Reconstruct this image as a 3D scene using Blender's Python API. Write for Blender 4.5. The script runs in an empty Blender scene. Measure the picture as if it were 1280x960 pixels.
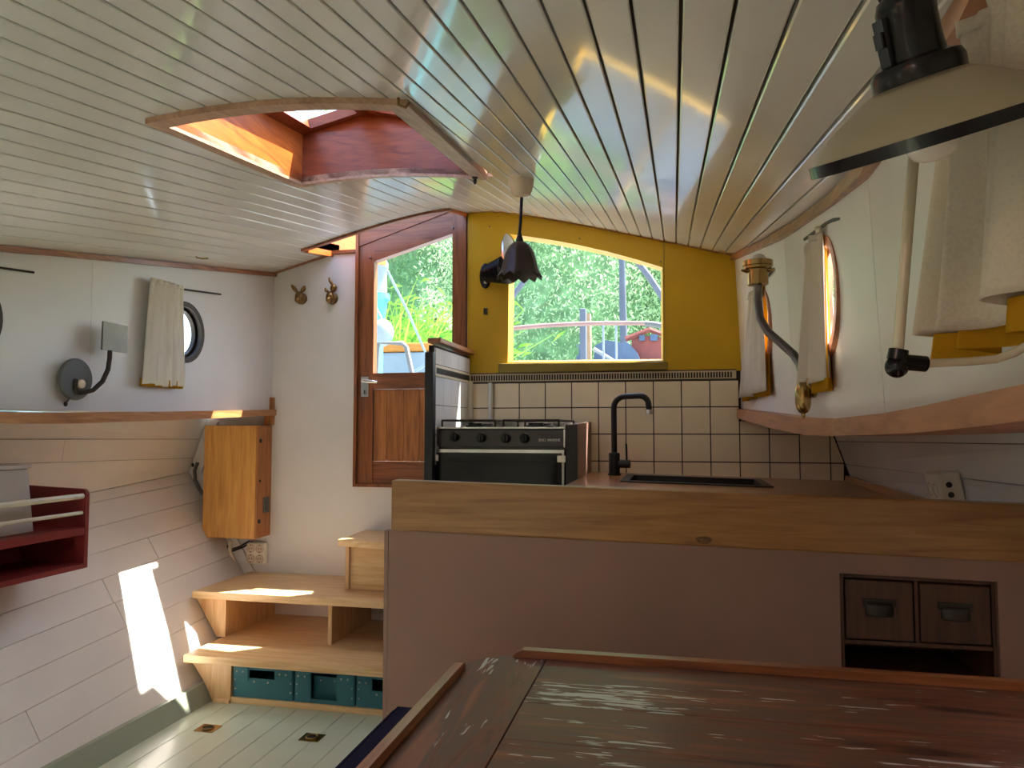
import bpy, bmesh, math, random
from mathutils import Vector, Matrix
from mathutils.geometry import tessellate_polygon

random.seed(7)
SC = bpy.context.scene
COL = SC.collection
EYE = 1.045            # eye level above the cabin floor; z below is written from eye level, obj() adds EYE
FL = -EYE              # floor level in that datum

# ------------------------------------------------------------------ camera
FPX, CX, CY = 930.0, 640.0, 480.0
_y = Vector((205, -55, FPX)).normalized()
_z = Vector((0, FPX, 55.0)).normalized()
_x = _z.cross(_y) * 1.0
if _x.x < 0: _x = -_x

def ray(u, v):
    d = Vector((u - CX, CY - v, FPX))
    return Vector((_x.dot(d), _y.dot(d), _z.dot(d)))
def atY(u, v, Y): d = ray(u, v); return d * (Y / d.y)
def atX(u, v, X): d = ray(u, v); return d * (X / d.x)
def atZ(u, v, Z): d = ray(u, v); return d * (Z / d.z)

cam_d = bpy.data.cameras.new('camera')
cam = bpy.data.objects.new('camera', cam_d)
COL.objects.link(cam)
cam_d.sensor_width = 36.0
cam_d.lens = FPX / 1280.0 * 36.0
cam_d.clip_start = 0.01
cam_d.clip_end = 400
cr = Vector((_x.x, _y.x, _z.x)); cu = Vector((_x.y, _y.y, _z.y)); cf = Vector((_x.z, _y.z, _z.z))
cam.matrix_world = Matrix(((cr.x, cu.x, -cf.x, 0), (cr.y, cu.y, -cf.y, 0), (cr.z, cu.z, -cf.z, EYE), (0, 0, 0, 1)))
SC.camera = cam

# ------------------------------------------------------------------ light and exposure
w = bpy.data.worlds.new('sky'); SC.world = w; w.use_nodes = True
nt = w.node_tree; nt.nodes.clear()
sky = nt.nodes.new('ShaderNodeTexSky')
sky.sky_type = 'NISHITA'; sky.sun_disc = False
SUN = Vector((-0.40, -0.35, -1.0)).normalized()
sky.sun_elevation = math.asin(-SUN.z)
sky.sun_rotation = math.atan2(-SUN.x, -SUN.y)
sky.air_density = 1.0; sky.dust_density = 2.0; sky.ozone_density = 1.0
bg = nt.nodes.new('ShaderNodeBackground'); bg.inputs['Strength'].default_value = 0.42
wo = nt.nodes.new('ShaderNodeOutputWorld')
nt.links.new(sky.outputs[0], bg.inputs[0]); nt.links.new(bg.outputs[0], wo.inputs[0])

sun_d = bpy.data.lights.new('sun', 'SUN'); sun_d.energy = 15.0; sun_d.angle = math.radians(0.6); sun_d.color = (1, .95, .86)
sun = bpy.data.objects.new('sun', sun_d); COL.objects.link(sun)
sun.rotation_euler = SUN.to_track_quat('-Z', 'Y').to_euler(); sun.location = (4, 4, 10)

def fill_lamp(name, loc, target, sx, sy, power, color=(1, 1, 1)):
    d = bpy.data.lights.new(name, 'AREA'); d.shape = 'RECTANGLE'; d.size = sx; d.size_y = sy; d.energy = power; d.color = color
    o = bpy.data.objects.new(name, d); COL.objects.link(o)
    o.location = loc
    o.rotation_euler = (Vector(target) - Vector(loc)).to_track_quat('-Z', 'Y').to_euler()
    return o
# added fill lamp over the invented roof opening behind the camera
fill_lamp('rear_fill_lamp', (-0.8, -0.95, EYE + .78), (-1.0, -0.2, 0), .6, 1.2, 10, (1, .97, .93))

SC.view_settings.view_transform = 'Standard'
SC.view_settings.look = 'None'
SC.view_settings.exposure = 1.32
SC.view_settings.gamma = 1.0
SC.view_settings.use_curve_mapping = False
SC.cycles.max_bounces = 10
SC.cycles.diffuse_bounces = 6
SC.cycles.transparent_max_bounces = 16

# ------------------------------------------------------------------ mesh building
class B:
    """collects simple solids in cabin coordinates; obj() links them as one mesh"""
    def __init__(s): s.v = []; s.f = []
    def add(s, vs, fs):
        n = len(s.v); s.v += [Vector(p) for p in vs]; s.f += [tuple(i + n for i in f) for f in fs]; return s
    def hexa(s, p):            # p: bottom four then top four, same order
        return s.add(p, [(3, 2, 1, 0), (4, 5, 6, 7), (0, 1, 5, 4), (1, 2, 6, 5), (2, 3, 7, 6), (3, 0, 4, 7)])
    def box(s, x0, x1, y0, y1, z0, z1):
        return s.hexa([(x0, y0, z0), (x1, y0, z0), (x1, y1, z0), (x0, y1, z0), (x0, y0, z1), (x1, y0, z1), (x1, y1, z1), (x0, y1, z1)])
    def obox(s, c, ax, ay, az):   # oriented box by half-axis vectors
        c = Vector(c); ax = Vector(ax); ay = Vector(ay); az = Vector(az)
        return s.hexa([c-ax-ay-az, c+ax-ay-az, c+ax+ay-az, c-ax+ay-az, c-ax-ay+az, c+ax-ay+az, c+ax+ay+az, c-ax+ay+az])
    def plate(s, loops, mp, t0, t1):   # polygon with holes in (a,b), mapped by mp(a,b,t)
        pts = [q for l in loops for q in l]
        tr = tessellate_polygon([[Vector((a, b, 0)) for a, b in l] for l in loops])
        n = len(pts)
        vs = [mp(a, b, t0) for a, b in pts] + [mp(a, b, t1) for a, b in pts]
        fs = [tuple(t) for t in tr] + [(t[2] + n, t[1] + n, t[0] + n) for t in tr]
        k = 0
        for l in loops:
            m = len(l)
            for i in range(m):
                a = k + i; b = k + (i + 1) % m
                fs.append((a, b, b + n, a + n))
            k += m
        return s.add(vs, fs)
    def tube(s, path, r, n=8, cap=True):
        path = [Vector(p) for p in path]
        m = len(path); rs = r if isinstance(r, (list, tuple)) else [r] * m
        vs = []; prev = None
        for i, p in enumerate(path):
            t = (path[min(i + 1, m - 1)] - path[max(i - 1, 0)]).normalized()
            if prev is None:
                a = Vector((0, 0, 1)) if abs(t.z) < .9 else Vector((1, 0, 0))
                u = t.cross(a).normalized()
            else:
                u = (prev - t * prev.dot(t)).normalized()
            prev = u; w_ = t.cross(u)
            for k in range(n):
                an = 2 * math.pi * k / n
                vs.append(p + (u * math.cos(an) + w_ * math.sin(an)) * rs[i])
        fs = [(i * n + k, i * n + (k + 1) % n, (i + 1) * n + (k + 1) % n, (i + 1) * n + k) for i in range(m - 1) for k in range(n)]
        if cap: fs += [tuple(range(n - 1, -1, -1)), tuple((m - 1) * n + k for k in range(n))]
        return s.add(vs, fs)
    def lathe(s, c, axis, prof, n=24, flute=0, famp=0.0, cap=True):   # prof: [(radius, height along axis)]
        c = Vector(c); a = Vector(axis).normalized()
        u = a.cross(Vector((0, 0, 1)) if abs(a.z) < .9 else Vector((1, 0, 0))).normalized(); w_ = a.cross(u)
        vs = []
        for (r, h) in prof:
            for k in range(n):
                an = 2 * math.pi * k / n
                rr = r * (1 + famp * math.cos(flute * an)) if flute else r
                vs.append(c + a * h + (u * math.cos(an) + w_ * math.sin(an)) * rr)
        m = len(prof)
        fs = [(i * n + k, i * n + (k + 1) % n, (i + 1) * n + (k + 1) % n, (i + 1) * n + k) for i in range(m - 1) for k in range(n)]
        if cap: fs += [tuple(range(n - 1, -1, -1)), tuple((m - 1) * n + k for k in range(n))]
        return s.add(vs, fs)
    def ball(s, c, rx, ry, rz, n=12, m=8, rot=None):
        c = Vector(c); vs = []; fs = []
        for j in range(m + 1):
            th = math.pi * j / m
            for k in range(n):
                an = 2 * math.pi * k / n
                p = Vector((rx * math.sin(th) * math.cos(an), ry * math.sin(th) * math.sin(an), rz * math.cos(th)))
                if rot: p = rot @ p
                vs.append(c + p)
        for j in range(m):
            for k in range(n):
                fs.append((j * n + k, (j + 1) * n + k, (j + 1) * n + (k + 1) % n, j * n + (k + 1) % n))
        return s.add(vs, fs)
    def grid(s, fn, nu, nv):
        vs = [fn(i / nu, j / nv) for j in range(nv + 1) for i in range(nu + 1)]
        fs = [(j * (nu + 1) + i, j * (nu + 1) + i + 1, (j + 1) * (nu + 1) + i + 1, (j + 1) * (nu + 1) + i) for j in range(nv) for i in range(nu)]
        return s.add(vs, fs)

def world_loc(o):
    p = Vector((0, 0, 0))
    while o: p += o.location; o = o.parent
    return p

def obj(name, b, m, parent=None, smooth=False, bevel=0.0, solid=0.0, fix=True):
    off = Vector((0, 0, EYE))
    vs = [p + off for p in b.v]
    lo = Vector([min(p[i] for p in vs) for i in range(3)]); hi = Vector([max(p[i] for p in vs) for i in range(3)])
    c = (lo + hi) / 2
    if parent is None: c.z = lo.z
    me = bpy.data.meshes.new(name)
    me.from_pydata([p - c for p in vs], [], b.f)
    if fix:
        bm = bmesh.new(); bm.from_mesh(me)
        bmesh.ops.remove_doubles(bm, verts=bm.verts, dist=1e-6)
        bmesh.ops.recalc_face_normals(bm, faces=bm.faces)
        bm.to_mesh(me); bm.free()
    me.materials.append(m)
    o = bpy.data.objects.new(name, me); COL.objects.link(o)
    o.location = c - (world_loc(parent) if parent else Vector((0, 0, 0)))
    o.parent = parent
    if smooth:
        me.polygons.foreach_set('use_smooth', [True] * len(me.polygons))
        if smooth != 'all':
            try: me.set_sharp_from_angle(angle=math.radians(40))
            except Exception: pass
    if solid:
        md = o.modifiers.new('thickness', 'SOLIDIFY'); md.thickness = solid; md.offset = 0
    if bevel:
        md = o.modifiers.new('edge', 'BEVEL'); md.width = bevel; md.segments = 2; md.limit_method = 'ANGLE'
    return o

def tag(o, label=None, cat=None, group=None, kind=None):
    if label: o['label'] = label
    if cat: o['category'] = cat
    if group: o['group'] = group
    if kind: o['kind'] = kind
    return o
def thing(name, loc, label, cat, group=None):
    o = bpy.data.objects.new(name, None); COL.objects.link(o); o.empty_display_size = .05
    o.location = Vector(loc) + Vector((0, 0, EYE))
    return tag(o, label, cat, group)
def root(name, loc, label=None):
    o = bpy.data.objects.new(name, None); COL.objects.link(o); o.empty_display_size = .05
    o.location = Vector(loc) + Vector((0, 0, EYE)); o['kind'] = 'structure'
    if label: o['label'] = label
    return o
def struct(o, label=None):
    o['kind'] = 'structure'
    if label: o['label'] = label
    return o
def copy_tree(o, parent=None):
    c = o.copy(); COL.objects.link(c); c.parent = parent
    for ch in list(o.children): copy_tree(ch, c)
    return c

# ------------------------------------------------------------------ materials
def srgb(r, g, b):
    f = lambda c: (c / 12.92) if c <= .04045 else ((c + .055) / 1.055) ** 2.4
    return (f(r / 255), f(g / 255), f(b / 255), 1)
def base_mat(name):
    m = bpy.data.materials.new(name); m.use_nodes = True
    n = m.node_tree.nodes; return m, m.node_tree, n['Principled BSDF']
def coords(t, scale, rnd=True):
    tc = t.nodes.new('ShaderNodeTexCoord'); mp = t.nodes.new('ShaderNodeMapping')
    mp.inputs['Scale'].default_value = scale
    if rnd:
        oi = t.nodes.new('ShaderNodeObjectInfo'); ml = t.nodes.new('ShaderNodeVectorMath'); ml.operation = 'SCALE'
        cb = t.nodes.new('ShaderNodeCombineXYZ')
        for i in range(3): t.links.new(oi.outputs['Random'], cb.inputs[i])
        ml.inputs['Scale'].default_value = 37.0
        t.links.new(cb.outputs[0], ml.inputs[0])
        ad = t.nodes.new('ShaderNodeVectorMath'); ad.operation = 'ADD'
        t.links.new(tc.outputs['Object'], ad.inputs[0]); t.links.new(ml.outputs[0], ad.inputs[1])
        t.links.new(ad.outputs[0], mp.inputs['Vector'])
    else:
        t.links.new(tc.outputs['Object'], mp.inputs['Vector'])
    return mp.outputs[0]
def noise(t, vec, scale, detail=4, dist=0.0):
    n = t.nodes.new('ShaderNodeTexNoise'); n.inputs['Scale'].default_value = scale; n.inputs['Detail'].default_value = detail
    n.inputs['Distortion'].default_value = dist
    t.links.new(vec, n.inputs['Vector']); return n.outputs['Fac']
def ramp(t, fac, stops):
    r = t.nodes.new('ShaderNodeValToRGB')
    e = r.color_ramp.elements
    e[0].position, e[0].color = stops[0]; e[1].position, e[1].color = stops[-1]
    for p, c in stops[1:-1]:
        q = e.new(p); q.color = c
    t.links.new(fac, r.inputs[0]); return r.outputs[0]
def bump(t, bs, h, strength, dist=.002):
    b = t.nodes.new('ShaderNodeBump'); b.inputs['Strength'].default_value = strength; b.inputs['Distance'].default_value = dist
    t.links.new(h, b.inputs['Height']); t.links.new(b.outputs[0], bs.inputs['Normal'])
def mul(c, k): return (c[0] * k, c[1] * k, c[2] * k, 1)

def paint(name, rgb, rough=.5, var=.06, coat=0.0, bscale=60, bstr=.08, metal=0.0, spec=None):
    m, t, bs = base_mat(name); c = srgb(*rgb)
    v = coords(t, (1, 1, 1)); f = noise(t, v, 5, 5)
    t.links.new(ramp(t, f, [(.3, mul(c, 1 - var * 1.5)), (.7, mul(c, 1 + var))]), bs.inputs['Base Color'])
    bs.inputs['Roughness'].default_value = rough; bs.inputs['Metallic'].default_value = metal
    bs.inputs['Coat Weight'].default_value = coat; bs.inputs['Coat Roughness'].default_value = .06
    if spec is not None: bs.inputs['Specular IOR Level'].default_value = spec
    if bstr: bump(t, bs, noise(t, v, bscale, 3), bstr)
    return m
def wood(name, c1, c2, grain='X', rough=.4, coat=.0, gs=1.0, contrast=1.0):
    m, t, bs = base_mat(name)
    sc = {'X': (1.2, 16, 16), 'Y': (16, 1.2, 16), 'Z': (16, 16, 1.2)}[grain]
    v = coords(t, tuple(k * gs for k in sc))
    f = noise(t, v, 3.0, 8, 1.2); g = noise(t, v, 14, 4)
    mx = t.nodes.new('ShaderNodeMath'); mx.operation = 'MULTIPLY_ADD'; mx.inputs[1].default_value = .25
    t.links.new(g, mx.inputs[0]); t.links.new(f, mx.inputs[2])
    a, b_ = srgb(*c1), srgb(*c2)
    mid = tuple((p + q) / 2 for p, q in zip(a, b_))
    t.links.new(ramp(t, mx.outputs[0], [(.40, a), (.60, mid), (.82, b_)]), bs.inputs['Base Color'])
    bs.inputs['Roughness'].default_value = rough; bs.inputs['Coat Weight'].default_value = coat; bs.inputs['Coat Roughness'].default_value = .12
    bump(t, bs, mx.outputs[0], .12, .001)
    return m
def metal(name, rgb, rough=.25, m_=1.0):
    m, t, bs = base_mat(name); c = srgb(*rgb)
    v = coords(t, (1, 1, 1)); f = noise(t, v, 18, 4)
    t.links.new(ramp(t, f, [(.3, mul(c, .82)), (.7, c)]), bs.inputs['Base Color'])
    bs.inputs['Roughness'].default_value = rough; bs.inputs['Metallic'].default_value = m_
    return m
def glass(name, tint=(1, 1, 1, 1), refl=.10):
    m = bpy.data.materials.new(name); m.use_nodes = True; t = m.node_tree; t.nodes.clear()
    tr = t.nodes.new('ShaderNodeBsdfTransparent'); tr.inputs[0].default_value = tint
    gl = t.nodes.new('ShaderNodeBsdfGlossy'); gl.inputs['Roughness'].default_value = .02
    lw = t.nodes.new('ShaderNodeLayerWeight'); lw.inputs[0].default_value = .5
    pw = t.nodes.new('ShaderNodeMath'); pw.operation = 'POWER'; pw.inputs[1].default_value = 4.0; t.links.new(lw.outputs['Facing'], pw.inputs[0])
    fr = t.nodes.new('ShaderNodeMath'); fr.operation = 'MULTIPLY_ADD'; fr.inputs[1].default_value = .5; fr.inputs[2].default_value = .03; t.links.new(pw.outputs[0], fr.inputs[0])
    mx = t.nodes.new('ShaderNodeMixShader'); o = t.nodes.new('ShaderNodeOutputMaterial')
    t.links.new(fr.outputs[0], mx.inputs[0]); t.links.new(tr.outputs[0], mx.inputs[1]); t.links.new(gl.outputs[0], mx.inputs[2]); t.links.new(mx.outputs[0], o.inputs[0])
    return m
def cloth(name, rgb, trans=.35, weave=420):
    m, t, bs = base_mat(name); c = srgb(*rgb)
    v = coords(t, (1, 1, 1)); f = noise(t, v, weave, 2); g = noise(t, v, 8, 3)
    mx = t.nodes.new('ShaderNodeMath'); mx.operation = 'ADD'; t.links.new(f, mx.inputs[0]); t.links.new(g, mx.inputs[1])
    col = ramp(t, mx.outputs[0], [(.6, mul(c, .86)), (1.0, c)])
    t.links.new(col, bs.inputs['Base Color']); bs.inputs['Roughness'].default_value = .95
    bs.inputs['Specular IOR Level'].default_value = .1
    bump(t, bs, f, .25, .001)
    tl = t.nodes.new('ShaderNodeBsdfTranslucent'); t.links.new(col, tl.inputs[0])
    ms = t.nodes.new('ShaderNodeMixShader'); ms.inputs[0].default_value = trans
    out = [n for n in t.nodes if n.type == 'OUTPUT_MATERIAL'][0]
    t.links.new(bs.outputs[0], ms.inputs[1]); t.links.new(tl.outputs[0], ms.inputs[2]); t.links.new(ms.outputs[0], out.inputs[0])
    return m
def leaf(name, c1, c2, trans=.45):
    m, t, bs = base_mat(name)
    tc = t.nodes.new('ShaderNodeTexCoord')
    f = noise(t, tc.outputs['Object'], 1.1, 2); g = noise(t, tc.outputs['Object'], 14, 2)
    mx = t.nodes.new('ShaderNodeMath'); mx.operation = 'ADD'; t.links.new(f, mx.inputs[0]); t.links.new(g, mx.inputs[1])
    col = ramp(t, mx.outputs[0], [(.7, srgb(*c1)), (1.3, srgb(*c2))])
    t.links.new(col, bs.inputs['Base Color']); bs.inputs['Roughness'].default_value = .45
    tl = t.nodes.new('ShaderNodeBsdfTranslucent'); t.links.new(col, tl.inputs[0])
    ms = t.nodes.new('ShaderNodeMixShader'); ms.inputs[0].default_value = trans
    out = [n for n in t.nodes if n.type == 'OUTPUT_MATERIAL'][0]
    t.links.new(bs.outputs[0], ms.inputs[1]); t.links.new(tl.outputs[0], ms.inputs[2]); t.links.new(ms.outputs[0], out.inputs[0])
    return m

M = {}
M['ceil'] = paint('ceiling_gloss_paint', (218, 216, 210), .2, .03, coat=.6, bscale=9, bstr=.05)
M['ceil_groove'] = paint('groove_grime', (92, 80, 64), .7)
M['white'] = paint('white_wall_paint', (226, 223, 220), .38, .025, bscale=30, bstr=.04)
M['white_hull'] = paint('white_hull_plank_paint', (230, 224, 218), .45, .03, bscale=40, bstr=.06)
M['hull_gap'] = paint('plank_gap_grime', (96, 84, 68), .8)
M['yellow'] = paint('mustard_yellow_paint', (212, 168, 14), .42, .04)
M['sill'] = paint('olive_sill_paint', (150, 128, 44), .45)
M['tile'] = paint('cream_glazed_tile', (246, 230, 200), .18, .04, coat=.3, bstr=.02)
M['tile_white'] = paint('white_glazed_tile', (226, 226, 224), .15, .03, coat=.4, bstr=.02)
M['grout'] = paint('dark_grout', (44, 36, 30), .9)
M['border_light'] = paint('border_cream', (214, 198, 164), .4)
M['border_dark'] = paint('border_black', (24, 20, 18), .4)
M['trim'] = wood('trim_wood_reddish', (126, 70, 40), (178, 116, 72), 'Y', .4, .2)
M['rail'] = wood('rail_wood_honey', (152, 96, 54), (196, 140, 88), 'Y', .42, .1)
M['rail_r'] = wood('rail_wood_pinkish', (150, 96, 66), (188, 130, 96), 'Y', .42, .1)
M['maho'] = wood('mahogany_varnish', (104, 54, 26), (158, 92, 48), 'Z', .38, .15)
M['mahox'] = wood('mahogany_varnish_flat', (104, 54, 28), (154, 90, 50), 'X', .38, .15)
M['board'] = wood('door_board_tan', (146, 84, 40), (200, 130, 68), 'Z', .38, .15)
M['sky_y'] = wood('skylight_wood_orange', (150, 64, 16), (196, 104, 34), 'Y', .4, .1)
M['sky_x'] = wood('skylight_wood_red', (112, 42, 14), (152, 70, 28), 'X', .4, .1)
M['skyframe'] = wood('skylight_frame_pale', (160, 120, 94), (198, 158, 130), 'Y', .45)
M['ply'] = wood('birch_ply', (206, 162, 108), (234, 200, 150), 'X', .38, .1)
M['plyz'] = wood('birch_ply_upright', (200, 156, 106), (228, 192, 144), 'Z', .42)
M['box'] = wood('yellow_varnished_box', (196, 134, 58), (228, 174, 94), 'Z', .35, .3)
M['box_side'] = wood('box_side_brown', (146, 88, 38), (188, 122, 60), 'Z', .4, .1)
M['band'] = wood('oak_band', (132, 86, 40), (172, 122, 66), 'X', .32, .3)
M['ctop'] = wood('counter_wood', (146, 92, 44), (182, 124, 68), 'X', .28, .3)
M['panel'] = paint('dusty_pink_panel_paint', (146, 110, 94), .5, .04)
M['niche'] = wood('niche_wood_dark', (58, 34, 20), (92, 56, 32), 'Z', .45)
M['black'] = paint('matt_black', (14, 13, 13), .45, .05)
M['gloss_black'] = paint('gloss_black', (9, 9, 10), .25, .05, coat=.1, spec=.3)
M['brown_enamel'] = paint('dark_brown_enamel', (34, 20, 18), .25, .05, coat=.2)
M['oven_glass'] = paint('smoked_oven_glass', (8, 8, 8), .12, .02, coat=.15, spec=.25, bstr=0)
M['chrome'] = metal('chrome', (206, 206, 204), .2)
M['steel'] = metal('grey_steel', (120, 116, 110), .4)
M['iron'] = metal('dark_iron', (66, 58, 50), .5, .7)
M['brass'] = metal('brass', (182, 154, 98), .22)
M['old_brass'] = metal('old_brass', (150, 118, 74), .35)
M['copper'] = metal('copper_pipe', (184, 116, 76), .4)
M['cream_pl'] = paint('cream_plastic', (238, 228, 206), .35, .02)
M['ceramic'] = paint('cream_ceramic', (224, 206, 180), .2, .03, coat=.4, bstr=0)
M['floor'] = paint('sage_green_floor_paint', (196, 204, 182), .3, .04, coat=.15, bscale=14, bstr=.06)
M['base'] = paint('sage_baseboard_paint', (158, 166, 146), .5)
M['teal'] = paint('teal_fibreboard', (44, 108, 120), .5, .08)
M['rivet'] = metal('rivet', (196, 200, 196), .35)
M['red'] = paint('dark_red_paint', (128, 42, 42), .45, .05)
M['curtain'] = cloth('linen_curtain', (212, 202, 184), .10)
M['curtain_lit'] = cloth('lit_linen_curtain', (254, 249, 240), .06)  # same linen, lighter colour stands in for light on the left curtain
M['lining'] = cloth('yellow_lining', (208, 160, 40), .45)
M['navy'] = cloth('navy_cushion', (36, 34, 52), 0.0, 260)
M['shade'] = paint('cream_lamp_enamel', (156, 146, 122), .35, .02, coat=.2, bstr=0)
M['bulb'] = paint('opal_bulb_glass', (240, 236, 226), .25, .01, bstr=0)
M['tube'] = paint('warm_white_tube', (206, 196, 170), .22, .02, coat=.4, bstr=0)
M['brown_shade'] = paint('brown_metal_shade', (58, 46, 40), .4, .08)
M['grey_pl'] = paint('grey_plastic', (92, 92, 90), .5)
M['grey_plate'] = metal('brushed_plate', (128, 122, 112), .45, .8)
M['text'] = paint('pale_lettering', (206, 200, 190), .5, 0, bstr=0)
M['glass'] = glass('clear_glass')
M['pale'] = paint('pale_grey_card', (196, 186, 176), .7)

def table_mat():
    m, t, bs = base_mat('worn_red_brown_table')
    v = coords(t, (1.6, 16, 16)); f = noise(t, v, 2.2, 8, 1.0)
    col = ramp(t, f, [(.30, srgb(58, 30, 20)), (.42, srgb(116, 62, 40)), (.50, srgb(96, 66, 54)), (.57, srgb(114, 68, 50)), (.68, srgb(150, 86, 54))])
    v2 = coords(t, (14, 120, 120)); g = noise(t, v2, 1.5, 6, .5)
    wv = coords(t, (1, 2, 2)); h = noise(t, wv, 5.0, 3)
    mm = t.nodes.new('ShaderNodeMath'); mm.operation = 'MULTIPLY'; t.links.new(g, mm.inputs[0]); t.links.new(h, mm.inputs[1])
    msk = ramp(t, mm.outputs[0], [(.34, (0, 0, 0, 1)), (.365, (1, 1, 1, 1))])
    mx = t.nodes.new('ShaderNodeMix'); mx.data_type = 'RGBA'
    t.links.new(msk, mx.inputs[0]); t.links.new(col, mx.inputs[6]); mx.inputs[7].default_value = srgb(196, 190, 186)
    t.links.new(mx.outputs[2], bs.inputs['Base Color'])
    bs.inputs['Roughness'].default_value = .5; bs.inputs['Specular IOR Level'].default_value = .35; bs.inputs['Coat Weight'].default_value = .06; bs.inputs['Coat Roughness'].default_value = .2
    bump(t, bs, f, .25, .002)
    return m
M['table'] = table_mat()

# ================================================================== THE CABIN (setting)
YB = 3.2                      # aft bulkhead
YREAR = -2.6                  # bulkhead behind the camera
def interp(tab, y):
    if y >= tab[0][0]: return tab[0][1]
    for (a, va), (b, vb) in zip(tab, tab[1:]):
        if y >= b: return vb + (va - vb) * (y - b) / (a - b)
    return tab[-1][1]
XRT = [(3.2, .247), (2.4, .287), (1.9, .30), (1.44, .299), (1.16, .285), (.7, .237), (.3, .20)]
def XR(Y): return interp(XRT, Y)
XLW = -1.87
def camber(x, Y):          # the arch is flatter over the cabin and more peaked at the aft bulkhead
    t = max(0, min(1, (Y - 2.2) / 1.0)); r = .8 + (.15 - .8) * t
    k = .207 / (math.hypot(1.1, r) - math.hypot(.3, r))
    return k * (math.hypot(x + .85, r) - math.hypot(.3, r)) + .05
def zc(x, Y): return .975 - .155 * (3.2 - max(Y, .6)) - camber(x, Y)
def hitc(u, v):
    d = ray(u, v); lo, hi = .2, 6.0
    for _ in range(50):
        m = (lo + hi) / 2
        if d.z / d.y * m < zc(d.x / d.y * m, m): lo = m
        else: hi = m
    return Vector((d.x / d.y * lo, lo, d.z / d.y * lo))
def atR(u, v, off=0.0):
    X = .27
    for _ in range(12):
        p = atX(u, v, X); X = XR(p.y) + off
    return atX(u, v, X)

# ---- floor: planks on a dark base
fl = root('floor', (-.8, 1.0, FL - .02), 'sage green painted plank cabin floor')
obj('floor_base', B().box(-1.9, .4, YREAR, YB, FL - .04, FL - .014), M['hull_gap'], fl)
xs = [-1.86 + .094 * i for i in range(24)]
for i in range(23):
    b = B().box(xs[i] + .0012, xs[i + 1] - .0012, YREAR, YB, FL - .014, FL)
    obj('plank', b, M['floor'], fl)

# ---- ceiling: narrow gloss painted boards under a backing, cut round the skylight and the companionway
NL, NR, FR, FL_ = (-1.070, 1.313), (-.488, 1.301), (-.547, 2.150), (-1.133, 2.065)
def sky_edge(a, b, t): return (a[0] + (b[0] - a[0]) * t, a[1] + (b[1] - a[1]) * t)
INS = .006
def LE(Y): t = (Y - 1.31) / .77; return -1.070 + INS - .063 * t
def RE(Y): t = (Y - 1.31) / .84; return -.488 - INS - .059 * t
def YN(x): return 1.313 + .022 - .012 * (x + 1.07) / .58
def YF(x): return 2.065 - .006 + .085 * (x + 1.133) / .586
RX0, RX1, RY0_, RY1_ = -1.05, -.54, -1.55, -.35      # unseen roof opening added for light, aft of the camera
CX0, CX1, CY0 = -1.564, -.926, 2.95      # companionway opening
bx = []
x = -1.564
while x > -1.97: bx.append(x); x -= .060
bx = bx[::-1]
bx += [-1.564 + .058 * i for i in range(1, 18)]
x = bx[-1] + .049
while x < .345: bx.append(x); x += .049
ceil = root('ceiling', (-.8, 1.0, .9), 'glossy off-white boarded ceiling rising towards the stern')
def strip(b, f0, f1, Ys, bot, top, g, c):
    sec = []
    for Y in Ys:
        x0, x1 = f0(Y) + g, f1(Y) - g
        if x1 < x0 + 2 * c: x1 = x0 + 2 * c + .0002
        h = lambda xx: zc(xx, Y)
        sec.append([(x0, Y, h(x0) + top), (x0, Y, h(x0) + bot + c * .8), (x0 + c, Y, h(x0 + c) + bot), (x1 - c, Y, h(x1 - c) + bot), (x1, Y, h(x1) + bot + c * .8), (x1, Y, h(x1) + top)])
    n = 6; vs = [p for s in sec for p in s]
    fs = [(i * n + k, i * n + (k + 1) % n, (i + 1) * n + (k + 1) % n, (i + 1) * n + k) for i in range(len(sec) - 1) for k in range(n)]
    fs += [tuple(range(n)), tuple((len(sec) - 1) * n + k for k in range(n - 1, -1, -1))]
    b.add(vs, fs)
backing = B()
YE = YB + .06
def yseg(a, b):
    s = [a]
    if 1.2 < a and b < 2.2: return [a + (b - a) * i / 8 for i in range(9)]
    for q in (.6, 2.2, 2.45, 2.7, 2.95):
        if a < q < b: s.append(q)
    return s + [b]
for x0, x1 in zip(bx, bx[1:]):
    xm = (x0 + x1) / 2
    segs = []   # (f0, f1, Ya, Yb)
    k0 = lambda Y, v=x0: v
    k1 = lambda Y, v=x1: v
    yend = CY0 if CX0 < xm < CX1 else YE
    lmax, lmin, rmin, rmax = LE(1.31), LE(2.08), RE(2.15), RE(1.31)
    if x1 <= lmin or x0 >= rmax: segs = [(k0, k1, YREAR, yend)]
    elif RX0 < xm < RX1: segs = [(k0, k1, YREAR, RY0_), (k0, k1, RY1_, YN(xm)), (k0, k1, YF(xm), yend)]
    else:
        yn, yf = YN(xm), YF(xm)
        segs = [(k0, k1, YREAR, yn), (k0, k1, yf, yend)]
        smp = [yn + (yf - yn) * i / 24 for i in range(25)]
        okl = [y for y in smp if LE(y) > x0 + .006]; okr = [y for y in smp if RE(y) < x1 - .006]
        if len(okl) > 1: segs.append((k0, lambda Y, v=x1: min(v, LE(Y)), okl[0], okl[-1]))
        if len(okr) > 1: segs.append((lambda Y, v=x0: max(v, RE(Y)), k1, okr[0], okr[-1]))
    for f0, f1, ya, yb in segs:
        b = B(); strip(b, f0, f1, yseg(ya, yb), 0, .010, .0019, .0018)
        obj('plank', b, M['ceil'], ceil)
        strip(backing, f0, f1, yseg(ya, yb), .010, .045, 0, 0)
obj('backing', backing, M['ceil_groove'], ceil, fix=False)

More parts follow.
